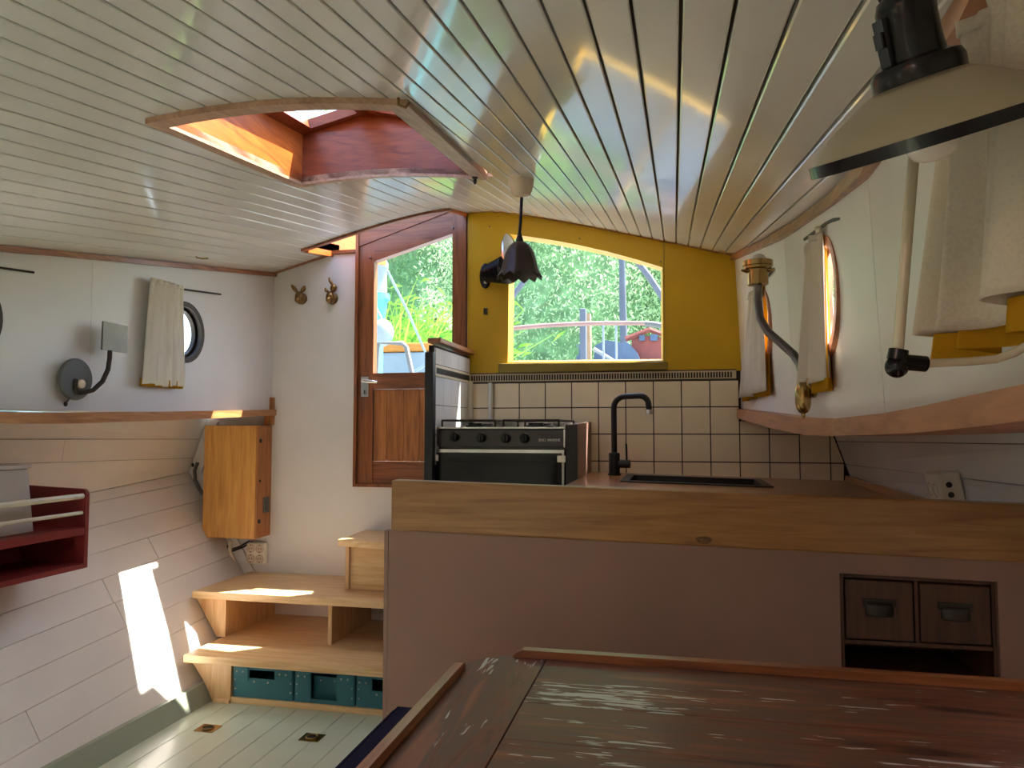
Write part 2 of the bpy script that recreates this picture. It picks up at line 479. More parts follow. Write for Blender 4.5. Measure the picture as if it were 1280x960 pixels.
# ---- skylight over the middle of the cabin
s1 = root('window_1', (-.8, 1.7, .8), 'gabled wooden skylight with orange varnished coamings')
inn = lambda p, d: p
co = {'nl': NL, 'nr': NR, 'fr': FR, 'fl': FL_}
ii = {'nl': (-1.049, 1.360), 'nr': (-.540, 1.352), 'fr': (-.590, 2.128), 'fl': (-1.103, 2.036)}
def fr_board(a, b, n=8):
    bb = B()
    for i in range(n):
        q = []
        for t in (i / n, (i + 1) / n):
            o = sky_edge(co[a], co[b], t); k = sky_edge(ii[a], ii[b], t)
            q.append((o, k))
        (o0, k0_), (o1, k1_) = q
        P = lambda p, dz: (p[0], p[1], zc(p[0], p[1]) + dz)
        bb.hexa([P(o0, -.012), P(k0_, -.012), P(k1_, -.012), P(o1, -.012), P(o0, .012), P(k0_, .012), P(k1_, .012), P(o1, .012)])
    return bb
for a, b in (('nl', 'nr'), ('nr', 'fr'), ('fr', 'fl'), ('fl', 'nl')):
    obj('frame', fr_board(a, b), M['skyframe'], s1)
ZT = lambda p: zc(p[0], p[1])
def coaming(a, b, ta, tb, m, th=.022, apex=None):
    pa, pb = Vector((*ii[a], 0)), Vector((*ii[b], 0)); d = (pb - pa).normalized(); nrm = Vector((d.y, -d.x, 0)) * th
    if (Vector((-.81, 1.72, 0)) - pa).dot(nrm) > 0: nrm = -nrm
    low = [pa + (pb - pa) * i / 10 for i in range(11)]
    hi = [(pb, tb)] + ([apex] if apex else []) + [(pa, ta)]
    lo_ = [(p, ZT(p) - .004) for p in low]
    pts = lo_ + hi; n = len(pts)
    tr = tessellate_polygon([[Vector(((p - pa).dot(d), z, 0)) for p, z in pts]])
    vs = [Vector((p.x, p.y, z)) for p, z in pts] + [Vector((p.x, p.y, z)) + nrm for p, z in pts]
    fs = [tuple(t_) for t_ in tr] + [tuple(i + n for i in t_)[::-1] for t_ in tr] + [(i, (i + 1) % n, n + (i + 1) % n, n + i) for i in range(n)]
    return B().add(vs, fs)
zt_nl, zt_fl = ZT(ii['nl']) + .14, ZT(ii['fl']) + .15
zt_nr, zt_fr = ZT(ii['nr']) + .14, ZT(ii['fr']) + .15
ap_f = atY(462, 139, 2.085)
ap_n = Vector((-.80, 1.356, ap_f.z - .09))
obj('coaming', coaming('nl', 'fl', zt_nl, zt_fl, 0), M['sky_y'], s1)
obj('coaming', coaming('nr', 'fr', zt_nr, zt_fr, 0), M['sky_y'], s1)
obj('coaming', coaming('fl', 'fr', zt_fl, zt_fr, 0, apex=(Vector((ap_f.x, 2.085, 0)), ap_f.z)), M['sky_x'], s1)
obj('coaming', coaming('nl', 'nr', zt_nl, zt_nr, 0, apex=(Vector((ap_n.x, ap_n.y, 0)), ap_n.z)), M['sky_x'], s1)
V3 = lambda p, z: Vector((p[0], p[1], z))
for sx, e0, e1, z0, z1 in ((0, 'nl', 'fl', zt_nl, zt_fl), (1, 'nr', 'fr', zt_nr, zt_fr)):
    q = [V3(ii[e0], z0), V3(ii[e1], z1), ap_f, ap_n]
    up = Vector((0, 0, .03))
    def seg(a, b, wdt, nm='sash'):
        d = (b - a).normalized(); c = (a + b) / 2 + up * .6
        ctr = (q[0] + q[1] + q[2] + q[3]) / 4
        inw = (ctr - (a + b) / 2); inw = (inw - d * inw.dot(d)).normalized()
        nn = d.cross(inw).normalized() * .014
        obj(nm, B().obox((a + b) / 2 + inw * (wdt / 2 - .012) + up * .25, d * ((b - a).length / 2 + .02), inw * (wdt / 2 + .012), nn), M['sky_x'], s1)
    for a, b in ((0, 1), (1, 2), (2, 3), (3, 0)): seg(q[a], q[b], .035)
    obj('pane', B().add([p + up for p in q], [(0, 1, 2, 3)]), M['glass'], s1, fix=False)

s3 = root('added_roof_opening', (-.8, -.95, .6), 'unseen roof opening added aft of the camera for light')
zr_ = lambda x_: zc(x_, 0) 
for nm_, a_ in (('coaming', (RX0 - .02, RX0, RY0_ - .02, RY1_ + .02)), ('coaming', (RX1, RX1 + .02, RY0_ - .02, RY1_ + .02)), ('coaming', (RX0, RX1, RY0_ - .02, RY0_)), ('coaming', (RX0, RX1, RY1_, RY1_ + .02))):
    obj(nm_, B().box(*a_, zc(RX0, 0) - .05, .72), M['sky_y'], s3)
obj('pane', B().add([(RX0, RY0_, .70), (RX1, RY0_, .70), (RX1, RY1_, .70), (RX0, RY1_, .70)], [(0, 1, 2, 3)]), M['glass'], s3, fix=False)

# ---- companionway hatch in front of the door
dX0_ = atY(445, 460, YB).x
s2 = root('window_2', (-1.25, 3.07, .95), 'open companionway hatch with varnished sides above the door')
b = B()
for i in range(10):
    xa, xb = CX0 - .02 + (CX1 - CX0 + .04) * i / 10, CX0 - .02 + (CX1 - CX0 + .04) * (i + 1) / 10
    P = lambda xx, Y, dz: (xx, Y, zc(xx, Y) + dz)
    b.hexa([P(xa, 2.925, -.010), P(xb, 2.925, -.010), P(xb, 2.955, -.010), P(xa, 2.955, -.010), P(xa, 2.925, .05), P(xb, 2.925, .05), P(xb, 2.955, .05), P(xa, 2.955, .05)])
obj('hatch_beam', b, M['maho'], s2)
for X0, X1, m, YS, HS in ((CX0 - .02, CX0, 'sky_y', 3.85, .26), (CX1, CX1 + .02, 'sky_y', YB - .002, .42)):  # right side raised out of view so its shadow trims the sun patch
    P = lambda xx, Y, dz: (xx, Y, zc(X0, Y) + dz)
    obj('hatch_side', B().hexa([P(X0, 2.955, -.012), P(X1, 2.955, -.012), P(X1, YS, -.012), P(X0, YS, -.012), P(X0, 2.955, HS), P(X1, 2.955, HS), P(X1, YS, HS), P(X0, YS, HS)]), M[m], s2)
obj('hatch_sill', B().box(CX0 - .03, dX0_ - .004, 3.18, YB + .05, .816, .830), M['mahox'], s2)

# ---- left wall: upper panel with portholes, rail, and the planked hull below
wl = root('wall_left', (XLW, .3, FL), 'white left cabin side above and painted hull planks below')
PORT_L = [(atX(251, 416, XLW).y - .112, atX(232, 416, XLW).z), (atX(2, 398, XLW).y - .126, atX(2, 402, XLW).z)]
PR = .108
circ = lambda cy, cz, r, n=32: [(cy + r * math.cos(2 * math.pi * k / n), cz + r * math.sin(2 * math.pi * k / n)) for k in range(n)]
mL = lambda a, b_, t: (XLW - t, a, b_)
seamL = atX(113, 420, XLW).y
for ya, yb, holes in ((seamL + .0006, YB, [PORT_L[0]]), (YREAR, seamL - .0006, [PORT_L[1], (PORT_L[1][0] - 1.1, PORT_L[1][1] - .03), (PORT_L[1][0] - 2.2, PORT_L[1][1] - .03)])):
    top = [(yb, zc(XLW, yb) + .02)] + ([(.6, zc(XLW, .6) + .02)] if ya < .6 < yb else []) + [(ya, zc(XLW, ya) + .02)]
    loops = [[(ya, .066 - .0085 * (3.2 - ya)), (yb, .066 - .0085 * (3.2 - yb))] + top] + [circ(h[0], h[1], PR) for h in holes]
    obj('panel', B().plate(loops, mL, 0, .03), M['white'], wl)
def KL(Y): return (-2.30 + .045 * (3.2 - Y) if Y > 1.5 else -2.2235, -.212 - .067 * (3.2 - Y) if Y > 0 else -.426)
TL = (-2.21, .055); FLp = (-1.765, FL)
FRp = (-2.10, FL)       # the right side is kept fuller low down
def hullL(z, Y, low=None):
    k = KL(Y)
    a, b_ = (TL, k) if z > k[1] else (k, low or FLp)
    t = (a[1] - z) / (a[1] - b_[1])
    return a[0] + (b_[0] - a[0]) * t
def mir(x, Y=3.2): return -1.62 - x + .040 * (3.2 - max(Y, 1.2))
backL = B(); backR = B()
Yk = [YREAR, 0.0, 1.5, YB]
for Y0, Y1 in zip(Yk, Yk[1:]):
    for bb, f in ((backL, lambda x, Y: x), (backR, mir)):
        for A, C in ((TL, 'k'), ('k', FLp if bb is backL else FRp)):
            g = lambda p, Y: KL(Y) if p == 'k' else p
            q = [g(A, Y0), g(A, Y1), g(C, Y1), g(C, Y0)]
            d = -.014
            bb.add([(f(q[i][0] + d, yy), yy, q[i][1]) for i, yy in enumerate((Y0, Y1, Y1, Y0))] + [(f(q[i][0] - .05, yy), yy, q[i][1]) for i, yy in enumerate((Y0, Y1, Y1, Y0))],
                   [(0, 1, 2, 3), (7, 6, 5, 4), (0, 4, 5, 1), (1, 5, 6, 2), (2, 6, 7, 3), (3, 7, 4, 0)])
obj('backing', backL, M['hull_gap'], wl)
wr = root('wall_right', (.3, .3, FL), 'white right cabin side above and painted hull planks below')
obj('backing', backR, M['hull_gap'], wr)
zlow = lambda k: (lambda Y: -.257 - .085 * k + .055 * (Y - 3.2))
zup = [lambda Y: .054, lambda Y: -.054 + .0145 * (3.2 - Y), lambda Y: -.145 + .021 * (3.2 - Y)]
kz = lambda Y: KL(Y)[1]
rows = [(zup[0], zup[1]), (zup[1], zup[2]), (zup[2], lambda Y: kz(Y) + .0005), (lambda Y: kz(Y) - .0005, zlow(0))]
rows += [(zlow(k), zlow(k + 1)) for k in range(8)] + [(zlow(8), lambda Y: FL + .002)]
rows = [r for r in rows]
rj = random.Random(3)
JL = {1: [2.36], 5: [1.2], 6: [2.72], 7: [2.395], 8: [2.40], 9: [2.42], 10: [1.9]}
def hull_planks(par, f, joints, low=None):
    for r, (zt_, zb_) in enumerate(rows):
        cuts = sorted(set([YREAR, YB - .001] + joints.get(r, []) + [rj.uniform(-1.8, -.6)] + ([0.0, 1.5])))
        real = set(joints.get(r, [])) | {c for c in cuts if c < -.1}
        pieces = [];cur = [cuts[0]]
        for c in cuts[1:]:
            cur.append(c)
            if c in real or c == cuts[-1]: pieces.append(cur); cur = [c]
        for pc in pieces:
            b = B(); n = len(pc)
            for i in range(n - 1):
                Ya = pc[i] + (.0013 if i == 0 else 0); Yb = pc[i + 1] - (.0013 if i == n - 2 else 0)
                z = [zt_(Ya) - .001, zt_(Yb) - .001, zb_(Yb) + .001, zb_(Ya) + .001]
                if z[0] <= z[3] + .001 or z[1] <= z[2] + .001: continue
                Ys = [Ya, Yb, Yb, Ya]
                xo = [hullL(zz, yy, low) for zz, yy in zip(z, Ys)]
                vs = [(f(x_, y_), y_, z_) for x_, y_, z_ in zip(xo, Ys, z)] + [(f(x_ - .016, y_), y_, z_) for x_, y_, z_ in zip(xo, Ys, z)]
                b.add(vs, [(0, 1, 2, 3), (7, 6, 5, 4), (0, 4, 5, 1), (1, 5, 6, 2), (2, 6, 7, 3), (3, 7, 4, 0)])
            if b.v: obj('plank', b, M['white_hull'], par)
hull_planks(wl, lambda x, Y: x, JL)
hull_planks(wr, mir, {2: [1.0], 6: [.5]}, FRp)
# deck shelf above the hull planks (behind the rails)
obj('side_deck', B().box(-2.30, XLW - .001, YREAR, YB, .060, .085), M['white'], wl)

pr = []
for u, vt, vb in ((931, 508, 521.5), (966, 517, 536), (1003, 522.5, 543.5), (1040, 523.5, 545), (1103, 516.6, 543), (1150, 508, 540.5), (1195, 498, 536), (1240, 488.5, 531), (1280, 480, 525.7)):
    a = atR(u, vt, -.02); c = atR(u, vb, -.02); c.x, c.y = a.x, a.y
    c.z = atY(u, vb, a.y).z
    pr.append((a, c))
pr[0][0].y = pr[0][1].y = YB - .012
e = Vector((-.02, -.5, -.01)); e2 = Vector((-.02, -3.1, -.01))
pr += [(pr[-1][0] + e, pr[-1][1] + e), (pr[-1][0] + e2, pr[-1][1] + e2)]
PRB = sorted([(p[1].y, (p[0].z * .6 + p[1].z * .4)) for p in pr])
def rail_z(Y):
    for (a, za), (c, zc_) in zip(PRB, PRB[1:]):
        if Y <= c: return za + (zc_ - za) * max(0, min(1, (Y - a) / (c - a)))
    return PRB[-1][1]
# right upper side: three flat panels with portholes
XRb = lambda Y, z: XR(Y) + .04 * (zc(XR(Y), Y) - z)
PORT_R = []
pc = atR(1050, 370, .02); PORT_R.append((pc.y + .005, pc.z))
pc2 = atR(964, 408, .02); PORT_R.append((pc2.y + .020, pc2.z))
PORT_R.append((.55, .17)); 
seamR = atR(1097, 350, .01).y
cutsR = [YB, 2.12, seamR, .42, -.9, YREAR]
pr_holes = {0: [PORT_R[1]], 1: [PORT_R[0]], 2: [], 3: [], 4: []}
def panelR(i, Y1, Y0):
    def mp(a, b_, t):
        u = (a - Y0) / (Y1 - Y0)
        X = XRb(Y0, b_) * (1 - u) + XRb(Y1, b_) * u
        return (X + t, a, b_)
    g = .0015
    top = [(Y1 - g, zc(XR(Y1), Y1) + .02)] + ([(.6, zc(XR(.6), .6) + .02)] if Y0 < .6 < Y1 else []) + [(Y0 + g, zc(XR(Y0), Y0) + .02)]
    low = [(Y0 + g, rail_z(Y0))] + [(y_, rail_z(y_)) for y_, _z in PRB if Y0 + .02 < y_ < Y1 - .02] + [(Y1 - g, rail_z(Y1))]
    loops = [low + top] + [circ(h[0], h[1], PR) for h in pr_holes[i]]
    obj('panel', B().plate(loops, mp, 0, .03), M['white'], wr)
for i in range(5): panelR(i, cutsR[i], cutsR[i + 1])
obj('side_deck', B().box(.34, .72, YREAR, YB, .040, .065), M['white'], wr)
obj('upper_backing', B().add([(.26, YREAR, .06), (.345, YREAR, .06), (.345, .2, .06), (.26, .2, .06), (.26, YREAR, .5), (.345, YREAR, .5), (.345, .2, .5), (.26, .2, .5)], [(3, 2, 1, 0), (4, 5, 6, 7), (0, 1, 5, 4), (1, 2, 6, 5), (2, 3, 7, 6), (3, 0, 4, 7)]), M['white'], wr)

def porthole(name, X_of, cy, cz, label, rim, inner, depth=.022, sgn=-1):
    r = root(name, (X_of(cy), cy, cz), label)
    def ring(r0, r1, x0, x1):
        b = B(); n = 36; vs = []; fs = []
        for (rr, xx) in ((r0, x0), (r1, x0), (r1, x1), (r0, x1)):
            for k in range(n):
                a = 2 * math.pi * k / n
                Y = cy + rr * math.cos(a)
                vs.append((X_of(Y) + sgn * xx, Y, cz + rr * math.sin(a)))
        for j in range(4):
            for k in range(n): fs.append((j * n + k, j * n + (k + 1) % n, ((j + 1) % 4) * n + (k + 1) % n, ((j + 1) % 4) * n + k))
        return b.add(vs, fs)
    obj('rim', ring(PR - .008, PR + .012, -.012, .002), rim, r, smooth=True)
    obj('reveal', ring(PR - .006, PR + .003, -.002, depth), inner, r, smooth=True)
    obj('bezel', ring(PR - .018, PR - .004, depth - .012, depth + .006), rim, r, smooth=True)
    b = B(); n = 36
    b.add([(X_of(cy + (PR - .02) * math.cos(2 * math.pi * k / n)) + sgn * (depth - .004), cy + (PR - .02) * math.cos(2 * math.pi * k / n), cz + (PR - .02) * math.sin(2 * math.pi * k / n)) for k in range(n)], [tuple(range(n))])
    obj('pane', b, M['glass'], r, fix=False)
    return r
porthole('window_3', lambda Y: XLW, *PORT_L[0], 'round porthole with dark rim in the left wall beside the curtain', M['iron'], M['iron'])
porthole('window_4', lambda Y: XLW, *PORT_L[1], 'round porthole at the left edge of the left wall', M['iron'], M['iron'])
porthole('window_5', lambda Y: XRb(Y, .35), *PORT_R[0], 'round porthole with wooden rim in the right wall, second from the yellow wall', M['rail_r'], M['rail_r'], .014, sgn=1)
porthole('window_6', lambda Y: XRb(Y, .35), *PORT_R[1], 'round porthole with wooden rim in the right wall, next to the yellow wall', M['rail_r'], M['rail_r'], .014, sgn=1)

# ---- rails and trims
def ledge(name, pts, depth, m, label, sgn, extra=None):
    """pts: list of (top point, bottom point) on the front face, running forward"""
    b = B(); vs = []; n = len(pts)
    for t_, b_ in pts: vs += [t_, b_, b_ + Vector((sgn * depth, 0, 0)), t_ + Vector((sgn * depth, 0, 0))]
    fs = [(i * 4 + k, i * 4 + (k + 1) % 4, (i + 1) * 4 + (k + 1) % 4, (i + 1) * 4 + k) for i in range(n - 1) for k in range(4)]
    fs += [(0, 1, 2, 3), (n * 4 - 1, n * 4 - 2, n * 4 - 3, n * 4 - 4)]
    b.add(vs, fs)
    return struct(obj(name, b, m), label)
pl = []
for u, vt, vb in ((338, 511.5, 519), (210, 514.5, 525.5), (84, 515.6, 529.7), (0, 514.8, 529)):
    pl.append((atX(u, vt, XLW + .025), atX(u, vb, XLW + .025)))
pl[0][0].y = pl[0][1].y = YB - .001
dl = Vector((0, -2.0, -.02)); dl2 = Vector((0, -3.9, -.02))
pl += [(pl[-1][0] + dl, pl[-1][1] + dl), (pl[-1][0] + dl2, pl[-1][1] + dl2)]
ledge('trim_1', pl, .06, M['rail'], 'honey wooden rail along the foot of the left white wall', -1)
ledge('trim_2', pr, .09, M['rail_r'], 'curved pinkish wooden rail along the foot of the right white wall', 1)
def top_trim(name, Ys, Xf, sgn, hgt, th, m, label):
    pts = []
    for Y in Ys:
        X = Xf(Y); z = zc(X, Y)
        pts.append((Vector((X + sgn * th, Y, z + .002)), Vector((X + sgn * th, Y, z - hgt))))
    return ledge(name, pts, th + .01, m, label, -sgn)
top_trim('trim_3', [YB, 2.0, .6, YREAR], lambda Y: XLW, 1, .016, .014, M['trim'], 'reddish wooden batten along the top of the left wall')
top_trim('trim_4', [YB, 2.8, 2.4, 1.9, 1.44, 1.16, .9, .7, .6, .3, YREAR], XR, -1, .020, .018, M['trim'], 'reddish wooden batten along the top of the right wall')
b = B()
xx = [-1.87] + [CX0 - .02] 
def quarter(xa, xb, n, m, nm, label):
    b = B()
    for i in range(n):
        a = xa + (xb - xa) * i / n; c = xa + (xb - xa) * (i + 1) / n
        za, zb = zc(a, YB), zc(c, YB)
        b.hexa([(a, YB - .022, za - .006), (c, YB - .022, zb - .006), (c, YB - .001, zb - .006), (a, YB - .001, za - .006), (a, YB - .022, za + .004), (c, YB - .022, zb + .004), (c, YB - .001, zb + .004), (a, YB - .001, za + .004)])
    struct(obj(nm, b, m), label)
quarter(-1.86, CX0 - .03, 3, M['trim'], 'trim_5', 'thin dark bead between ceiling and white bulkhead')
quarter(CX1 + .03, .25, 16, M['trim'], 'trim_6', 'thin dark bead between ceiling and yellow bulkhead')

# ---- baseboard left
bb0 = [(262, 864.5, 877.5), (128, 938, 960)]
b = B()
x0b = -1.752
b.add([(x0b, YREAR, FL), (x0b, YB, FL), (x0b - .035, YB, FL + .065), (x0b - .035, YREAR, FL + .065), (x0b - .11, YREAR, FL), (x0b - .11, YB, FL), (x0b - .055, YB, FL + .065), (x0b - .055, YREAR, FL + .065)],
      [(0, 1, 2, 3), (3, 2, 6, 7), (7, 6, 5, 4), (4, 5, 1, 0), (0, 3, 7, 4), (1, 5, 6, 2)])
struct(obj('baseboard_left', b, M['base']), 'sage green baseboard at the foot of the hull planks')

# ---- rear bulkhead behind the camera
wrb = root('wall_rear', (-.8, YREAR, FL), 'bulkhead behind the camera')
obj('panel', B().box(-2.4, .8, YREAR - .04, YREAR, FL - .03, .75), M['white'], wrb)

# ---- aft bulkhead: white plate with door and window openings
wb = root('wall_back', (-.8, YB, FL), 'aft bulkhead, white on the left, yellow and tiled on the right')
D = lambda u, v: atY(u, v, YB)
dX0, dX1 = D(445, 460).x, D(584, 350).x
dZ0 = D(443, 608).z
def door_top(x):       # outer edge of the door frame head
    a, c = D(450, 290), D(556, 257)
    return a.z + (c.z - a.z) * (x - a.x) / (c.x - a.x) if x < c.x else c.z - .17 * (x - c.x)
WT = [(637, 293), (660, 296), (690, 300.5), (720, 306), (760, 315), (800, 326), (829, 335)]
win = [(D(632, 454).x, D(632, 454).z), (D(829.5, 452).x, D(829.5, 452).z)] + [(D(u, v).x, D(u, v).z) for u, v in WT[::-1]]
win[0] = (D(635, 454).x, win[0][1])
mB = lambda a, b_, t: (a, YB + t, b_)
topo = [(x_ / 20, zc(x_ / 20, YB) + .02) for x_ in range(7, -39, -1)]
topo = [(x_, (z_ if not (CX0 < x_ < dX1 + .01) else (1.005 if x_ > dX0 - .005 else .815))) for x_, z_ in topo]
topo = [p_ for p_ in topo if p_[0] > dX0] + [(dX0 - .004, 1.005), (dX0 - .006, .815)] + [p_ for p_ in topo if p_[0] < dX0 - .01]
outline = [(-1.80, FL), (-2.38, -.21), (-2.30, .05), (-1.91, .07)] + topo[::-1] + [(.36, .07), (.70, .05), (.78, -.21), (.2, FL)]
doorhole = [(dX0, dZ0), (dX1, dZ0), (dX1, .985), (dX0 + .42, 1.0), (dX0, .92)]
obj('bulkhead_panel', B().plate([outline, doorhole, win], mB, 0, .05), M['white'], wb)
yx0 = D(585.5, 350).x; yz0 = D(700, 467).z
split = D(830, 320).x
ytop = lambda xa, xb, n: [(xa + (xb - xa) * i / n, zc(xa + (xb - xa) * i / n, YB) + .002) for i in range(n + 1)]
# window board and the plain board to its right
yl = [(yx0, yz0), (split - .001, yz0)] + ytop(split - .001, yx0, 14)
obj('yellow_board', B().plate([yl, win], mB, -.012, -.0005), M['yellow'], wb)
yr = [(split + .001, yz0), (.30, yz0)] + ytop(.30, split + .001, 6)
obj('yellow_board', B().plate([yr], mB, -.012, -.0005), M['yellow'], wb)
for u, v in ((613, 284), (725, 299), (826, 328)):
    p = D(u, v); obj('screw', B().lathe((p.x, YB - .011, p.z), (0, -1, 0), [(.0045, 0), (.003, .002)], 8), M['steel'], wb)

w1 = root('window_7', (-.35, YB, .3), 'galley window with arched top in the yellow bulkhead')
n = len(win); b = B(); ins = .0
vs = [(x_, YB - .012, z_) for x_, z_ in win] + [(x_, YB + .06, z_) for x_, z_ in win]
cxw = sum(p[0] for p in win) / n; czw = sum(p[1] for p in win) / n
vs += [(x_ + (cxw - x_) * .03, YB + .06, z_ + (czw - z_) * .04) for x_, z_ in win] + [(x_ + (cxw - x_) * .006, YB - .012, z_ + (czw - z_) * .008) for x_, z_ in win]
fs = []
for i in range(n):
    j = (i + 1) % n
    fs += [(i, j, n + j, n + i), (n + i, n + j, 2 * n + j, 2 * n + i), (2 * n + i, 2 * n + j, 3 * n + j, 3 * n + i), (3 * n + i, 3 * n + j, j, i)]
obj('reveal', b.add(vs, fs), M['yellow'], w1)
obj('pane', B().add([(x_, YB + .045, z_) for x_, z_ in win], [tuple(range(n))]), M['glass'], w1, fix=False)
sl, sr = D(625, 455), D(835, 453); sb = D(700, 466).z
obj('sill', B().hexa([(sl.x, YB - .035, sb), (sr.x, YB - .035, sb + .004), (sr.x, YB - .012, sb + .004), (sl.x, YB - .012, sb), (sl.x, YB - .035, sl.z), (sr.x, YB - .035, sr.z), (sr.x, YB - .012, sr.z), (sl.x, YB - .012, sl.z)]), M['sill'], w1, bevel=.003)

# tile border and tiles
px = D(588.5, 520).x
tz = [D(745, 477.5).z, D(745, 509.5).z, D(745, 542.5).z, D(745, 576).z, D(745, 590).z]
tX0 = D(650, 520).x; tW = (D(1037, 570).x - tX0) / 11
hullr = lambda z: mir(hullL(z, YB))
tb = D(700, 465).z
obj('tile_bed', B().plate([[(px - .04, -.30), (.58, -.30), (hullr(-.21), -.21), (.66, .03), (.262, .03), (.262, tb), (px - .04, tb)]], mB, -.008, -.0003), M['grout'], wb)
k = -3
while True:
    a = tX0 + k * tW; c = a + tW; k += 1
    if a > .72: break
    if c < px: continue
    for r in range(4):
        z1 = tz[r]; z0 = tz[r + 1] if r < 3 else tz[3] - (tz[2] - tz[3])
        zt1 = z1
        a2, c2 = max(a, px), c
        if a2 > .235 and r == 0: continue
        if c2 > .26 and r == 0: c2 = .26
        if a2 >= .23 and r == 1: zt1 = min(z1, .03)
        xt, xb_ = hullr(zt1) - .004, hullr(z0) - .004
        if a2 > xt: continue
        g = .0022
        ct, cb_ = min(c2, xt), min(c2, xb_)
        bb = B().hexa([(a2 + g, YB - .016, z0 + g), (cb_ - g, YB - .016, z0 + g), (cb_ - g, YB - .007, z0 + g), (a2 + g, YB - .007, z0 + g),
                       (a2 + g, YB - .016, zt1 - g), (ct - g, YB - .016, zt1 - g), (ct - g, YB - .007, zt1 - g), (a2 + g, YB - .007, zt1 - g)])
        obj('tile', bb, M['tile'], wb)
obj('border_strip', B().box(px, .245, YB - .015, YB - .007, tz[0] + .002, tb - .001), M['border_light'], wb)
b = B(); xa = px + .006; zA, zB_ = tz[0] + .011, tb - .012
while xa < .222:
    b.box(xa, xa + .0065, YB - .0165, YB - .0145, zA, zB_); xa += .0113
tag(obj('border_checks', b, M['border_dark'], wb), kind='stuff')
b = B().box(px, .245, YB - .0165, YB - .0145, tz[0] + .002, tz[0] + .006); b.box(px, .245, YB - .0165, YB - .0145, tb - .005, tb - .001)
obj('border_lines', b, M['border_dark'], wb)

# ---- door in the aft bulkhead
dr = root('door_1', ((dX0 + dX1) / 2, YB, dZ0), 'varnished mahogany half-glazed door with arched head')
Yd = YB
jx = D(448.5, 460).x
def dplate(nm, poly, t0, t1, m): return obj(nm, B().plate([poly], mB, t0, t1), m, dr)
dplate('frame', [(dX0, dZ0), (jx, dZ0), (jx, door_top(jx)), (dX0, door_top(dX0))], -.022, .05, M['maho'])
sx = D(467, 460).x; gz = D(500, 466).z
gtl, gtr = D(468.5, 327), D(566, 292.5)
lin = lambda p, q, x_: p.z + (q.z - p.z) * (x_ - p.x) / (q.x - p.x)
htl, htr = D(466, 303), D(565, 265)
rX = D(566, 350).x
dplate('stile', [(jx + .001, D(450, 605).z), (sx, D(450, 605).z), (sx, lin(htl, htr, sx)), (jx + .001, lin(htl, htr, jx))], -.006, .035, M['maho'])
dplate('top_rail', [(sx + .001, lin(gtl, gtr, sx)), (rX, lin(gtl, gtr, rX)), (rX, lin(htl, htr, rX)), (sx + .001, lin(htl, htr, sx))], -.008, .035, M['mahox'])
mid0 = D(500, 486).z
dplate('lock_rail', [(sx + .001, mid0), (rX, mid0), (rX, gz), (sx + .001, gz)], -.004, .035, M['mahox'])
bz1 = D(500, 577).z; bz0 = D(500, 605).z
dplate('bottom_rail', [(sx + .001, bz0), (rX, bz0), (rX, bz1), (sx + .001, bz1)], -.004, .035, M['mahox'])
lx = [sx + .001] + [D(u, 530).x for u in (483, 504, 524, 545)] + [rX]
for a, c in zip(lx, lx[1:]):
    obj('board', B().plate([[(a + .0004, bz1 + .001), (c - .0004, bz1 + .001), (c - .0004, mid0 - .001), (a + .0004, mid0 - .001)]], mB, .004, .022), M['board'], dr, bevel=.0045)
dplate('threshold', [(dX0, dZ0), (dX1, dZ0), (dX1, bz0 - .001), (dX0, bz0 - .001)], -.020, .05, M['maho'])
dplate('jamb', [(rX + .001, dZ0), (dX1 - .012, dZ0), (dX1 - .012, door_top(dX1) + .02), (rX + .001, door_top(rX) + .02)], -.010, .05, M['maho'])
dplate('frame', [(dX1 - .0115, dZ0), (dX1, dZ0), (dX1, 1.0), (dX1 - .0115, 1.0)], -.022, .05, M['maho'])
hd = [(jx + .001, lin(htl, htr, jx) + .001), (rX, lin(htl, htr, rX) + .001), (rX, door_top(rX)), (D(556, 257).x, door_top(D(556, 257).x)), (jx + .001, door_top(jx))]
dplate('head_board', hd, -.014, .04, M['mahox'])
obj('pane', B().add([(sx, YB + .015, gz), (rX, YB + .015, gz), (rX, YB + .015, lin(gtl, gtr, rX)), (sx, YB + .015, lin(gtl, gtr, sx))], [(0, 1, 2, 3)]), M['glass'], dr, fix=False)
hp = D(457, 484)
hh = obj('lock_plate', B().box(hp.x - .020, hp.x + .020, YB - .012, YB - .005, hp.z - .045, hp.z + .05), M['chrome'], dr, bevel=.004)
hb = B().tube([(hp.x + .004, YB - .01, hp.z + .028), (hp.x + .004, YB - .045, hp.z + .028)], .008, 10)
hb.tube([(hp.x + .002, YB - .045, hp.z + .028), (hp.x + .05, YB - .048, hp.z + .022), (hp.x + .075, YB - .044, hp.z + .018)], [.009, .008, .006], 10)
obj('lever', hb, M['chrome'], hh, smooth=True)
obj('keyhole', B().box(hp.x - .003, hp.x + .003, YB - .0125, YB - .0115, hp.z - .032, hp.z - .014), M['black'], hh)
# ring of small screws where the frame meets the door
for u, v in ((464, 323), (567, 286)):
    p = D(u, v); obj('screw', B().ball((p.x, YB - .014, p.z), .006, .004, .006, 8, 5), M['steel'], dr)

